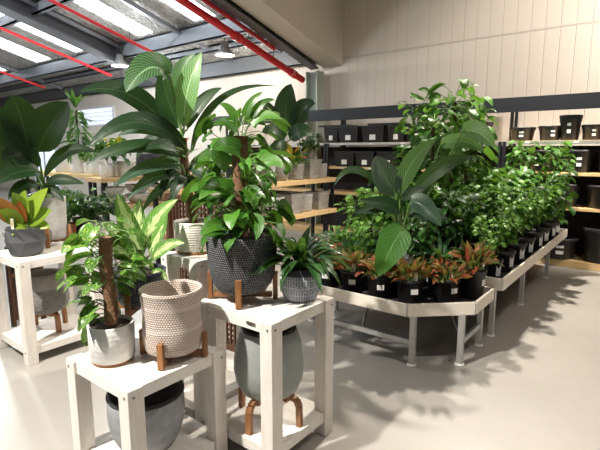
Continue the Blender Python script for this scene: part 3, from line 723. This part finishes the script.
for mat, ls in {'leaf_deep': [((38, 152), (44, 128), (68, 102), .40, (0, 0, .05), 'oval'), ((30, 160), (18, 128), (-3, 106), .20, (.1, .1, .1), 'lance'), ((22, 178), (6, 140), (-22, 136), .30, (0, -.05, -.1), 'oval'),
        ((40, 172), (22, 165), (-8, 186), .22, (-.1, -.2, -.3), 'lance'), ((44, 178), (64, 140), (96, 152), .12, (-.05, -.1, -.15), 'lance'), ((40, 184), (24, 182), (8, 200), .14, (-.1, -.2, -.25), 'lance'), ((46, 184), (58, 176), (84, 184), .10, (-.1, -.15, -.2), 'lance'),
        ((36, 170), (20, 150), (2, 160), .22, (-.05, -.1, -.1), 'oval'), ((44, 188), (56, 188), (64, 202), .09, (-.1, -.14, -.2), 'lance')],
        'leaf_dark_vein': [((28, 150), (24, 118), (12, 96), .30, (-.05, -.05, 0), 'oval')]}.items():
    m, st = MB(), MB()
    for b_, c_, t_, w, dd, pf in ls: hero(m, st, O, b_, c_, t_, w, D6, pf, dd, root=(R.uniform(-.03, .03), R.uniform(-.03, .03), .33), pr=.011, fold=.25, n=14)
    put((m, st), p, mat)
stand(-3.93, 1.60, .13, .145, .16, 'wooden_plant_stand', 'bent-leg brown wooden stand under the two-tone bowl beneath the left table', .028, radians(8), .03, True)
g = empty('bowl_pot', (-3.93, 1.60, .2915), 'two-tone grey bowl pot on a bent-leg stand beneath the left table', 'pot')
lathe_pot('pot_body', 'twotone', g, [(.0005, 0), (.12, 0), (.165, .02), (.187, .07), (.186, .14), (.172, .21), (.155, .29), (.150, .318), (.140, .32), (.138, .29), (.15, .15), (.0005, .05)])
# dark slatted stand at the far left
stand(-4.58, 1.72, 0, .15, .62, 'wooden_plant_stand', 'tall dark-legged wooden stand partly hidden behind the left table', .03, radians(20), .5, False, 'dark_brown')
g = empty('black_pot', (-4.58, 1.72, .50), 'black round pot in a tall wooden stand behind the left table', 'pot')
lathe_pot('pot_body', 'black_clay', g, pot_profile(.145, .12, .24, .012, .01))

# ================================================================== PLANTING BENCHES
def bench(name, poly, z, label, legs, fz=.095):
    e = empty(name, (0, 0, 0), label, 'bench')
    n = len(poly)
    MB().prism([(x, y) for x, y in poly], z - fz + .01, z - fz + .03).build('tray', 'black_matte', e, False)
    for i in range(n):
        a, b_ = V((*poly[i], 0)), V((*poly[(i + 1) % n], 0)); d = (b_ - a).normalized(); nn = V((d.y, -d.x, 0)); L = (b_ - a).length
        an = math.atan2(d.y, d.x)
        MB().box(0.0, L, -.022, 0, z - fz, z, an, a).build('fascia', 'cream_fascia', e, False, bev=.002)
        if fz < .1 and L > .25:
            for t in (.38, .55): MB().tube([a + d * L * t + nn * -.001 + V((0, 0, z - .062)), a + d * L * t + nn * .004 + V((0, 0, z - .062))], .006, 8).build('bolt', 'screw', e)
        MB().tube([a + V((0, 0, z - fz)), a + V((0, 0, z + .001))], .016, 6).build('corner_plate', 'bench_steel_plate', e, False)
    for x, y in legs:
        l = MB().box(x - .02, x + .02, y - .02, y + .02, .015, z - fz + .01).build('leg', 'steel', e, False)
        MB().lathe([(.0005, 0), (.038, 0), (.036, .012), (.015, .018), (.0005, .018)], 16, (x, y, 0)).build('foot', 'white_ceramic', l)
    return e
F = [(-2.20, 3.05), (-1.39, 3.05), (-1.035, 3.40), (-.985, 3.78), (-1.3, 3.92), (-2.25, 3.92), (-2.6, 3.78), (-2.58, 3.4)]
F = [(-2.22, 3.05), (-1.39, 3.05), (-1.02, 3.40), (-1.02, 3.84), (-2.58, 3.84), (-2.58, 3.40)]
BF = bench('plant_bench', F, .49, 'white low plant bench end with chamfered corners holding red-leaved plants', [(-1.36, 3.10), (-1.08, 3.33), (-2.18, 3.10), (-2.5, 3.38), (-1.08, 3.78), (-2.5, 3.78)])
for (xa, ya), (xb, yb) in (((-2.18, 3.10), (-1.36, 3.10)), ((-1.08, 3.33), (-1.08, 3.78)), ((-2.5, 3.38), (-2.5, 3.78))):
    a, b_ = V((xa, ya, .16)), V((xb, yb, .16)); d = b_ - a
    MB().box(.02, d.length - .02, -.012, .012, 0, .04, math.atan2(d.y, d.x), a).build('brace', 'steel', BF, False)
MB().tube([(-1.8, 3.11, .18), (-1.9, 3.45, .40)], .012, 6).build('brace', 'steel', BF)
MB().tube([(-1.08, 3.36, .18), (-1.3, 3.6, .40)], .012, 6).build('brace', 'steel', BF)
BB = bench('plant_bench', [(-2.62, 3.92), (-.97, 3.92), (-.97, 7.0), (-2.62, 7.0)], .56, 'long white plant bench running back to the shelving with black pots along its edge',
           [(-1.06, 5.1), (-1.06, 6.41), (-1.06, 4.05), (-2.5, 4.05), (-2.5, 5.1), (-2.5, 6.41)], .10)

# croton pots along the chamfered front
cro = empty('potted_croton', (0, 0, 0), '', 'plant')
nursery_pot(cro, .106, .20, 0.0, .055, .04, .56); nursery_tag(cro, .106, .20, 0.12, .065)
put(fan(56, .135, .05, .18, (-.3, 1.2), (.3, 1.5), 'lance', .07, .4, .045, .3, .9), cro, 'leaf_croton')
cro2 = empty('potted_croton', (0, 0, 0), '', 'plant')
nursery_pot(cro2, .106, .20, 0.0, .055, .04, .56); nursery_tag(cro2, .106, .20, -.1, .06)
put(fan(62, .125, .048, .18, (-.3, 1.3), (.25, 1.5), 'lance', .07, .4, .05, .3, .9), cro2, 'leaf_croton')
FZ = .425
spots = [(-2.43, 3.45, -.55), (-2.215, 3.25, -.2), (-1.965, 3.23, .1), (-1.715, 3.23, .2), (-1.475, 3.27, .45), (-1.265, 3.46, .75), (-1.14, 3.71, 1.05)]
clab = ['red and orange croton in a black pot, leftmost along the bench front', 'red and orange croton in a black pot, second from the left along the bench front', 'croton in a black pot, third from the left, just left of the hanging leaf',
        'red-brown croton in a black pot right under the drooping green leaf', 'pale orange croton in a black pot at the left corner of the bench chamfer', 'green and red croton in a black pot in the middle of the bench chamfer', 'brightest red croton in a black pot at the right end of the bench front']
for i, (x, y, rz) in enumerate(spots):
    src = (cro, cro2)[i % 2]
    if i < 2: src.location = (x, y, FZ); src.rotation_euler = (0, 0, rz + .35); src['label'] = clab[i]; src['group'] = 'crotons along the front of the bench'; q = src
    else: q = dup(src, (x, y, FZ), rz + .35, clab[i], 'crotons along the front of the bench')
    if i == 6: q.scale = (1, 1, 1.25)

# large leaved centre plant
XC, YC = -1.74, 3.55
p = empty('potted_elephant_ear', (XC, YC, FZ), 'large dark elephant-ear plant with a drooping bright leaf behind the crotons', 'plant')
nursery_pot(p, .13, .24)
O = V((XC, YC, FZ)); DC = math.hypot(XC, YC)
for mat, ls in {'leaf_deep': [((396, 194), (384, 178), (376, 156), .24, (-.1, -.1, 0), 'oval'), ((392, 198), (350, 148), (334, 186), .07, (0, -.05, -.1), 'lance'), ((412, 196), (440, 158), (474, 157), .13, (-.1, -.15, -.1), 'lance'), ((400, 200), (412, 192), (428, 188), .09, (-.15, -.2, -.2), 'lance'),
        ((402, 212), (392, 204), (360, 200), .14, (-.12, -.2, -.25), 'lance'), ((408, 214), (430, 210), (448, 220), .12, (0, -.05, -.05), 'lance'), ((398, 206), (380, 205), (352, 214), .10, (-.1, -.15, -.15), 'lance')],
        'leaf_blue': [((400, 196), (404, 160), (438, 138), .15, (-.05, -.1, -.1), 'lance'), ((410, 203), (420, 198), (441, 226), .17, (-.3, -.35, -.4), 'oval')],
        'leaf_mid': [((404, 228), (393, 238), (378, 276), .235, (-.35, -.46, -.5), 'oval')], 'leaf_pale_rib': [((462, 132), (478, 126), (494, 147), .2, (.2, .2, .2), 'oval'), ((440, 146), (462, 134), (484, 152), .14, (.3, .3, .3), 'oval')]}.items():
    m, st = MB(), MB()
    for b_, c_, t_, w, dd, pf in ls: hero(m, st, O, b_, c_, t_, w, DC, pf, dd, root=(R.uniform(-.03, .03), R.uniform(-.03, .03), .2), pr=.010, fold=.2, n=14)
    put((m, st), p, mat)

# bushes on the bench: a few source plants, copied
def src_plant(name, label, fn, mat, r=.10, h=.19, sticker=True, pole=0.0):
    e = empty(name, (0, 0, 0), label, 'plant'); nursery_pot(e, r, h, 0.0 if sticker else None, .06, .10, .52)
    if pole: MB().tube([(0, 0, h * .8), (.005, 0, pole * .5), (0, .004, pole)], .018, 8).build('stake', 'bark', e)
    put(fn(), e, mat); return e
S = {}
S['vine_bush'] = src_plant('potted_vine', '', lambda: bush(.62, .26, 170, .095, .075, .2), 'leaf_pothos', .12, .21)
S['bright_bush'] = src_plant('potted_vine', '', lambda: bush(.58, .27, 190, .080, .050, .2, 'lance', 8), 'leaf_bright', .12, .21)
S['mid_bush'] = src_plant('potted_shrub', '', lambda: bush(.72, .28, 170, .105, .065, .2, 'oval', 7), 'leaf_mid', .12, .21)
S['climber'] = src_plant('potted_climber', '', lambda: vine(.98, .24, 130, .125, .095, .2, pole=.02, low=.0, top=.06), 'leaf_pothos', .12, .21, pole=1.16)
S['lance'] = src_plant('potted_lily', '', lambda: fan(60, .34, .06, .2, (.6, 1.6), (.35, 1.4), 'lance', .16, .2), 'leaf_lance', .12, .21)
used = set()
def place(kind, x, y, z, rz, lab, grp, sc=1.0):
    s = S[kind]
    if kind in used: return dup(s, (x, y, z), rz, lab, grp, sc)
    used.add(kind); s.location = (x, y, z); s.rotation_euler = (0, 0, rz); s.scale = (sc, sc, sc); s['label'] = lab; s['group'] = grp
    return s
BZ = .49
# right-hand row whose pots show
kinds = ['bright_bush', 'vine_bush', 'bright_bush', 'mid_bush', 'bright_bush', 'vine_bush', 'mid_bush', 'climber']
for i in range(8):
    y = 4.10 + i * .385
    place(kinds[i], -1.12, y, BZ, 1.25 + R.uniform(-.15, .15), 'leafy plant in black pot along the bench right edge, %s from the front' % ORD[i], 'black pots along the right edge of the bench', (.86, .92, 1.0, .98, 1.05, 1.05, 1.08, .94)[i])
rows_ = [(-1.47, ['mid_bush', 'vine_bush', 'bright_bush', 'vine_bush', 'bright_bush', 'vine_bush', 'climber'], 'second row', (1.0, 1.1, 1.15, 1.15, 1.2, 1.2, .95)), (-1.83, ['vine_bush', 'climber', 'climber', 'climber', 'mid_bush', 'vine_bush', 'mid_bush'], 'middle row', (1.2, 1.15, 1.38, 1.3, 1.2, 1.2, 1.2)),
         (-2.18, ['bright_bush', 'mid_bush', 'vine_bush', 'mid_bush', 'bright_bush', 'vine_bush', 'mid_bush'], 'fourth row', (1.1, 1.2, 1, 1, 1, 1, 1)), (-2.47, ['bright_bush', 'vine_bush', 'bright_bush', 'mid_bush', 'bright_bush', 'vine_bush', 'mid_bush'], 'row at the left edge', (1, 1, 1, .9, .9, .9, .9))]
for x, ks, rw, scs in rows_:
    for i, kd in enumerate(ks):
        y = 4.14 + i * .42 + R.uniform(-.03, .03)
        place(kd, x + R.uniform(-.03, .03), y, BZ, R.uniform(0, 6.2), 'green plant packed on the long bench, %s, %s from the front' % (rw, ORD[i]), 'plants packed on the long bench', scs[i])
# second line on the front bench, behind the crotons
for i, (x, y, kd, sc, lab) in enumerate([(-2.42, 3.68, 'lance', .8, 'dark lance-leaved plant at the back left of the front bench'), (-2.12, 3.52, 'lance', .72, 'arching lance-leaved plant behind the left crotons'), (-2.05, 3.73, 'bright_bush', .8, 'bright small-leaved bush behind the left crotons'),
        (-1.40, 3.68, 'lance', .8, 'dark strappy plant behind the right crotons'), (-1.62, 3.76, 'mid_bush', .9, 'mid green bush right behind the elephant-ear plant'), (-2.28, 3.74, 'bright_bush', .72, 'light green bush at the back of the front bench')]):
    place(kd, x, y, FZ, R.uniform(0, 6), lab, 'plants behind the crotons', sc)
# the tall staked vine
p = empty('potted_climber', (-2.16, 4.72, BZ), 'tallest vine on a pale stake with curling tips above the bench', 'plant'); nursery_pot(p, .11, .2)
MB().tube([(0, 0, .18), (0, 0, 1.55)], .013, 8).build('stake', 'stem', p)
ms = vine(1.38, .2, 80, .12, .09, .2, pole=.015, low=.1, top=.03)
O = V((-2.16, 4.72, BZ)); DP = math.hypot(2.16, 4.72)
for b_, c_, t_ in (((427, 96), (435, 84), (446, 84)), ((425, 100), (415, 98), (410, 92)), ((428, 100), (436, 90), (441, 98)), ((426, 104), (418, 110), (413, 118)), ((430, 92), (424, 88), (418, 90))): hero(ms[0], ms[1], O, b_, c_, t_, .06, DP, 'lance', root=(0, 0, 1.4), pr=.004)
put(ms, p, 'leaf_pothos')

# ================================================================== WALL RACKS
LV = [(.10, 'bottom'), (.83, 'third'), (1.30, 'second'), (1.73, 'top')]
racks = [(-8.3, -5.0, 'charcoal steel shelving rack at the back wall, left bay under the column'), (-5.0, -1.9, 'charcoal steel shelving rack at the back wall, middle bay behind the tall vine'), (-1.9, 1.3, 'charcoal steel shelving rack at the back wall, right bay beyond the bench')]
for x0, x1, lab in racks:
    e = empty('storage_rack', ((x0 + x1) / 2, 7.45, 0), lab, 'shelving'); a = (x1 - x0) / 2
    for x in (-a + .03, 0, a - .03):
        MB().box(x - .02, x + .02, .28, .32, 0, 2.32).build('upright', 'rack_steel', e, False)
    for x in (-a + .03, a - .03): MB().box(x - .02, x + .02, -.29, -.25, 0, 1.72).build('upright', 'rack_steel', e, False)
    MB().box(-a, a, -.30, -.26, 2.13, 2.33).build('fascia_beam', 'rack_steel', e, False)
    for x in (-a + .4, -a + 1.15, 0.3, a - .5): MB().box(x - .02, x + .02, -.27, .30, 2.17, 2.20).build('bracket', 'rack_steel', e, False)
    MB().box(-a, a, .26, .275, .1, 1.66).build('back_panel', 'black_matte', e, False)
    for z, nm in LV:
        s_ = MB().box(-a + .001, a - .001, -.245, .255, z - .04, z).build('shelf_board', 'pine', e, False)
        MB().box(-a + .002, a - .002, -.262, -.246, z - .042 if z > .2 else z - .095, z - .004).build('front_edge', 'pine' if z < 1.5 else 'steel', s_, False)
        if 1 < z < 2:
            for q in range(5): MB().box(-a + .3 + q * .6, -a + .36 + q * .6, -.266, -.2625, z - .035, z - .012).build('price_strip', 'sticker', s_, False)

def sq_pot(name, w, h, lab, grp, tray=True, st=True):
    e = empty(name, (0, 0, 0), lab, 'pot', grp)
    m = MB(); a, b_ = w / 2, w / 2 * .86
    rr = []
    for s_, z in ((b_, 0), (a, h * .93), (a * 1.04, h * .93), (a * 1.04, h), (a * .94, h), (b_ * .9, .03)):
        rr.append([m.add((sx * s_, sy * s_, z), (0, z)) for sx, sy in ((-1, -1), (1, -1), (1, 1), (-1, 1))])
    for i in range(5):
        for q in range(4): m.f.append((rr[i][q], rr[i][(q + 1) % 4], rr[i + 1][(q + 1) % 4], rr[i + 1][q]))
    m.f += [tuple(reversed(rr[0])), tuple(rr[-1])]
    m.build('pot_body', 'black_plastic', e, False)
    if st: MB().box(-.05, .05, -a * .98 - .004, -a * .9, h * .16, h * .46).build('price_sticker', 'sticker', e, False)
    return e
spot = [(-4.93, .30), (-4.56, .42), (-4.06, .44), (-3.62, .30), (-3.26, .34), (-2.8, .40), (-2.35, .36)]
sp0 = None
for i, (x, w) in enumerate(spot):
    lab = 'square black plastic pot with white sticker on the top shelf, %s from the left' % ORD[i]
    if sp0 is None: sp0 = sq_pot('square_pot', .42, .29, lab, 'square black pots on the top shelf'); sp0.location = (x, 7.42, 1.73); sp0.scale = (w / .42, 1, 1)
    else: dup(sp0, (x, 7.42, 1.73), 0, lab, 'square black pots on the top shelf', (w / .42, 1, 1))
for i, (x, w) in enumerate([(-4.62, .42), (-4.2, .38), (-3.75, .40), (-3.3, .4), (-2.8, .4)]):
    dup(sp0, (x, 7.40, 1.30), 0, 'square black plastic pot on the second shelf, %s from the left' % ORD[i], 'square black pots on the second shelf', (w / .42, 1, .95))
tr = tag(MB().box(-.3, .3, -.2, .2, 0, .012).box(-.31, .31, -.21, .21, .012, .03).build('saucer_tray', 'black_plastic', None, False), 'flat black tray laid over the square pots, left one', 'tray')
tr.location = (-4.9, 7.42, 2.021)
t2 = tr.copy(); C.objects.link(t2); t2.location = (-3.85, 7.42, 2.021); t2['label'] = 'flat black tray laid over the square pots, right one'
def round_pot(w, h, lab, grp, st=True, bands=2):
    e = empty('round_pot', (0, 0, 0), lab, 'pot', grp); r = w / 2
    p_ = [(.0005, 0), (r * .78, 0), (r * .82, .01), (r * .93, h * .72), (r * .99, h * .74), (r * 1.0, h * .86), (r * 1.04, h * .87), (r * 1.05, h), (r * .97, h), (r * .9, h * .6), (.0005, .1)]
    MB().lathe(p_, 36).build('pot_body', 'black_plastic', e)
    if st:
        for q in range(3): MB().box(-.028, .028, -.004, .004, h * .28 + q * .055, h * .28 + q * .055 + .028 - q * .006, 0, (0.02, -r * .92, 0)).build('price_sticker', 'sticker', e, False)
    return e
rp = None
for x, z, w, h, lab in [(-1.68, 1.73, .34, .19, 'low round black pot on the top shelf, just left of the bush tip'), (-1.32, 1.73, .30, .20, 'low round black pot on the top shelf, beside the tall stack'), (-1.08, 1.73, .27, .335, 'tall stacked black pots on the top shelf of the right bay'),
        (-.82, 1.73, .25, .20, 'low round black pot right of the tall stack on the top shelf'), (-.55, 1.73, .24, .26, 'round black pot at the right edge of the photo on the top shelf'),
        (-.95, 1.30, .36, .30, 'round black pot on the second shelf, nearest the bush'), (-.55, 1.30, .36, .30, 'round black pot on the second shelf at the right edge'), (-1.4, 1.30, .36, .30, 'round black pot on the second shelf behind the bush'),
        (-.62, .83, .40, .31, 'large round black pot with stickers on the third shelf'), (-1.08, .83, .40, .31, 'large round black pot on the third shelf close to the bush'),
        (-1.12, .10, .56, .30, 'wide low black tub on the bottom shelf beside the bench end'), (-.60, .10, .42, .47, 'tall black tub with stickers on the bottom shelf'), (-.1, .10, .42, .47, 'tall black tub at the far right of the bottom shelf')]:
    if rp is None: rp = round_pot(.34, .19, lab, None); rp.location = (x, 7.36, z)
    else: dup(rp, (x, 7.36, z), R.uniform(-.3, .3), lab, None, (w / .34, w / .34, h / .19))

# ================================================================== PINE SHELVES (left of the bench) AND THEIR POTS
def pine_unit(x0, x1, y0, y1, zs, label):
    e = empty('pine_shelf', ((x0 + x1) / 2, (y0 + y1) / 2, 0), label, 'shelving'); a, b_ = (x1 - x0) / 2, (y1 - y0) / 2
    for z in zs: MB().box(-a, a, -b_, b_, z - .075, z).build('shelf_board', 'pine', e, False, bev=.003)
    for sx in (-1, 1):
        for y in (-b_ + .06, 0, b_ - .06): MB().box(sx * (a - .06) - .025, sx * (a - .06) + .025, y - .025, y + .025, 0, zs[0] - .076).build('leg', 'rack_steel', e, False)
    return e
pine_unit(-5.15, -4.6, 3.45, 6.95, [1.12, .57], 'long pine shelf unit with grey pots beyond the big dark pot')
pine_unit(-8.1, -7.55, 4.15, 7.0, [1.12, .62], 'pine shelf unit with white bowls behind the tall philodendron')
pine_unit(-11.2, -8.2, 4.35, 4.9, [1.15, .5], 'far left pine shelf unit holding the tall dracaena')
gp = {}
def shelf_pot(kind, x, y, z, lab, grp=None, sc=1.0):
    if kind not in gp:
        e = empty('grey_pot' if kind != 'white' else 'white_pot', (0, 0, 0), lab, 'pot', grp)
        if kind == 'square':
            m = MB(); rr = []
            for s_, zz in ((.15, 0), (.17, .30), (.175, .33), (.155, .33), (.13, .03)):
                rr.append([m.add((sx * s_, sy * s_, zz), (0, zz)) for sx, sy in ((-1, -1), (1, -1), (1, 1), (-1, 1))])
            for i in range(4):
                for q in range(4): m.f.append((rr[i][q], rr[i][(q + 1) % 4], rr[i + 1][(q + 1) % 4], rr[i + 1][q]))
            m.f += [tuple(reversed(rr[0])), tuple(rr[-1])]; m.build('pot_body', 'mid_cement', e, False, bev=.006)
        elif kind == 'cyl': lathe_pot('pot_body', 'pale_cement', e, pot_profile(.15, .13, .30, .014) + [(.0005, .1)])
        elif kind == 'round': lathe_pot('pot_body', 'mid_cement', e, pot_profile(.15, .11, .26, .014, .03) + [(.0005, .1)])
        elif kind == 'white': lathe_pot('pot_body', 'white_cement', e, pot_profile(.17, .14, .28, .014, .015) + [(.0005, .1)])
        elif kind == 'bowl': lathe_pot('pot_body', 'white_cement', e, pot_profile(.24, .13, .16, .014, .02) + [(.0005, .05)])
        elif kind == 'black': lathe_pot('pot_body', 'black_clay', e, pot_profile(.20, .16, .36, .014, .06) + [(.0005, .1)])
        gp[kind] = e; e.location = (x, y, z); e.scale = (sc,) * 3; return e
    return dup(gp[kind], (x, y, z), 0, lab, grp, sc)
for i, (kd, y, sc) in enumerate([('square', 4.85, 1), ('round', 5.2, 1.1), ('cyl', 5.52, 1), ('square', 5.9, 1), ('cyl', 6.27, 1), ('square', 6.64, .95)]):
    shelf_pot(kd, -4.82, y, .57, 'grey cement pot on lower board of the long pine shelf, %s from near end' % ORD[i], 'grey pots on the lower pine board', sc)
for i, (kd, y, sc) in enumerate([('cyl', 5.30, .95), ('round', 5.62, .9), ('square', 6.36, 1.0), ('cyl', 6.72, .8)]):
    shelf_pot(kd, -4.80, y, 1.12, 'grey cement pot on the upper board of the long pine shelf, ' + ('nearest the pothos', 'beside the croton', 'the large square one', 'at the far end')[i], None, sc)
def leafy_pot(name, x, y, z, lab, potmat, r, h, leafsets, white=False):
    e = empty(name, (x, y, z), lab, 'plant'); lathe_pot('pot', potmat, e, pot_profile(r, r * .85, h, .012), soil=(r * .9, h * .88))
    for ms, mat in leafsets: put(ms, e, mat)
    return e
leafy_pot('potted_croton', -4.78, 5.98, 1.12, 'croton with yellow and red-orange leaves in a grey pot on the long pine shelf', 'mid_cement', .15, .26,
    [(fan(9, .30, .10, .24, (.3, .9), (.5, 1.3), 'lance', .10), 'leaf_mid'), (fan(4, .28, .12, .26, (.3, .9), (.6, 1.2), 'lance', .12), 'leaf_yellow'), (fan(5, .26, .09, .28, (.2, .9), (.3, 1.2), 'lance', .14), 'leaf_red'), (fan(12, .24, .09, .24, (.5, 1.2), (.1, .9), 'lance', .08), 'leaf_bright')])
S['mid_bush'].location = S['mid_bush'].location
leafy_pot('potted_shrub', -4.80, 6.36, 1.455, 'small dense dark green plant standing on the large square grey pot', 'mid_cement', .12, .12, [(bush(.42, .28, 110, .12, .06, .1, 'lance'), 'leaf_lance')])
p = leafy_pot('potted_rubber_plant', -4.88, 5.0, 1.12, 'tall plant with big upright dark leaves on the long pine shelf behind the pothos', 'pale_cement', .15, .28, [])
O = V((-4.88, 5.0, 1.12)); DR = math.hypot(4.88, 5.0)
m, st = MB(), MB()
for b_, c_, t_, w, dd in (((288, 132), (282, 105), (291, 84), .34, (0, 0, 0)), ((296, 128), (300, 102), (315, 104), .30, (0, 0, -.1)), ((284, 135), (270, 110), (262, 100), .2, (0, 0, 0)), ((290, 140), (300, 125), (312, 135), .26, (-.1, -.2, -.2)), ((284, 140), (276, 126), (262, 132), .24, (-.1, -.2, -.2)), ((286, 150), (280, 140), (270, 152), .2, (-.1, -.2, -.2))):
    hero(m, st, O, b_, c_, t_, w, DR, 'oval', dd, root=(0, 0, .25), pr=.014, n=12)
put((m, st), p, 'leaf_deep')
# red bract plants peeping behind the philodendron
leafy_pot('potted_bromeliad', -4.85, 3.72, 1.12, 'plant with an orange-red bract between the philodendron and the pothos', 'mid_cement', .14, .26,
    [(fan(16, .4, .07, .24, (.5, 1.3), (.3, 1.2), 'strap', .05), 'leaf_mid'), (fan(6, .24, .12, .42, (.1, .5), (.9, 1.4), 'lance', .03), 'leaf_red')])
# middle unit
shelf_pot('white', -7.83, 4.42, 1.12, 'white cement pot at the near end of the middle pine shelf', None, .75)
shelf_pot('white', -7.80, 4.78, 1.12, 'wide white cement pot beside the black round pot on the middle pine shelf', None, 1.0)
shelf_pot('black', -7.78, 5.30, 1.12, 'black rounded pot on the middle pine shelf behind the philodendron leaves', None, 1.15)
leafy_pot('potted_shrub', -7.86, 4.58, 1.12, 'dark broad-leaved plant rising between the white pots on the middle pine shelf', 'white_cement', .11, .24, [(bush(.6, .45, 90, .2, .11, .22, 'oval'), 'leaf_mid'), (fan(3, .3, .14, .4, (.1, .4), (1.0, 1.4), 'oval', .1), 'leaf_yellow')])
for i, (y, zz, sc) in enumerate([(4.5, .62, 1), (4.5, .79, .95), (5.02, .62, 1.05), (5.02, .80, 1), (5.56, .62, 1), (5.56, .79, 1.0), (6.1, .62, 1)]):
    shelf_pot('bowl', -7.82, y, zz, 'white cement bowl on the middle pine shelf, ' + ('lower of the nearest pair', 'upper of the nearest pair', 'lower of the second pair', 'upper of the second pair', 'lower of the third pair', 'upper of the third pair', 'single one at the far end')[i], 'white bowls on the middle pine shelf', sc)
# far left unit
shelf_pot('white', -9.75, 4.58, 1.15, 'white cement pot on the far left pine shelf beside the dracaena', None, 1.15)
shelf_pot('white', -8.45, 4.60, 1.15, 'white cement pot at the right end of the far left pine shelf', None, .9)
p = leafy_pot('potted_dracaena', -9.15, 4.60, 1.15, 'tall narrow dracaena with dense green leaves in a white pot on the far left shelf', 'white_cement', .18, .34, [])
MB().tube([(0, 0, .3), (.02, 0, 1.2)], .02, 8).build('stem', 'bark', p)
ms = vine(.85, .10, 95, .32, .07, .36, 'lance', .02, .02, (.5, 1.3)); [ms[0].rleaf((0, 0, 1.25), a * .7, .9 + .05 * a, .4, .08, .4, 'lance') for a in range(9)]
put(ms, p, 'leaf_mid')
leafy_pot('potted_fern', -8.75, 4.62, 1.15, 'low bright plant between the dracaena and the middle pine shelf', 'white_cement', .13, .2, [(bush(.4, .3, 70, .14, .06, .18, 'lance'), 'leaf_bright')])

# low bench with leafy plants behind the left table
e = empty('low_bench', (-5.55, 2.62, 0), 'low white bench with flowering plants behind the left table', 'bench')
MB().box(-.95, .55, -.4, .4, .52, .58).build('bench_top', 'cream_fascia', e, False)
for x in (-.85, .45):
    for y in (-.33, .33): MB().box(x - .03, x + .03, y - .03, y + .03, 0, .519).build('leg', 'white_timber', e, False)
for i, (x, y, pm, mat, r_, lab) in enumerate([(-5.35, 2.46, 'terracotta', 'leaf_mid', .13, 'green plant in a terracotta pot on the low bench behind the left table'), (-5.75, 2.40, 'purple_foil', 'leaf_lance', .10, 'plant in a purple foil wrapped pot on the low bench'), (-5.2, 2.82, 'white_cement', 'leaf_lance', .13, 'leafy plant in a white pot at the right of the low bench'),
        (-5.65, 2.84, 'black_clay', 'leaf_bright', .13, 'light green plant in a black pot at the back of the low bench'), (-6.1, 2.75, 'white_cement', 'leaf_mid', .13, 'green plant in a white pot at the left of the low bench')]):
    leafy_pot('potted_shrub', x, y, .58, lab, pm, r_, .19, [(bush(.42, .32, 90, .14, .09, .17, 'oval'), mat)])

# ================================================================== WORLD AND VIEW
w = bpy.data.worlds.new('world'); bpy.context.scene.world = w; w.use_nodes = True
bg = w.node_tree.nodes['Background']; bg.inputs[0].default_value = (.86, .90, 1, 1); bg.inputs[1].default_value = .10
vs = bpy.context.scene.view_settings
vs.view_transform = 'Standard'; vs.look = 'None'; vs.gamma = 1; vs.use_curve_mapping = False; vs.exposure = 0.0
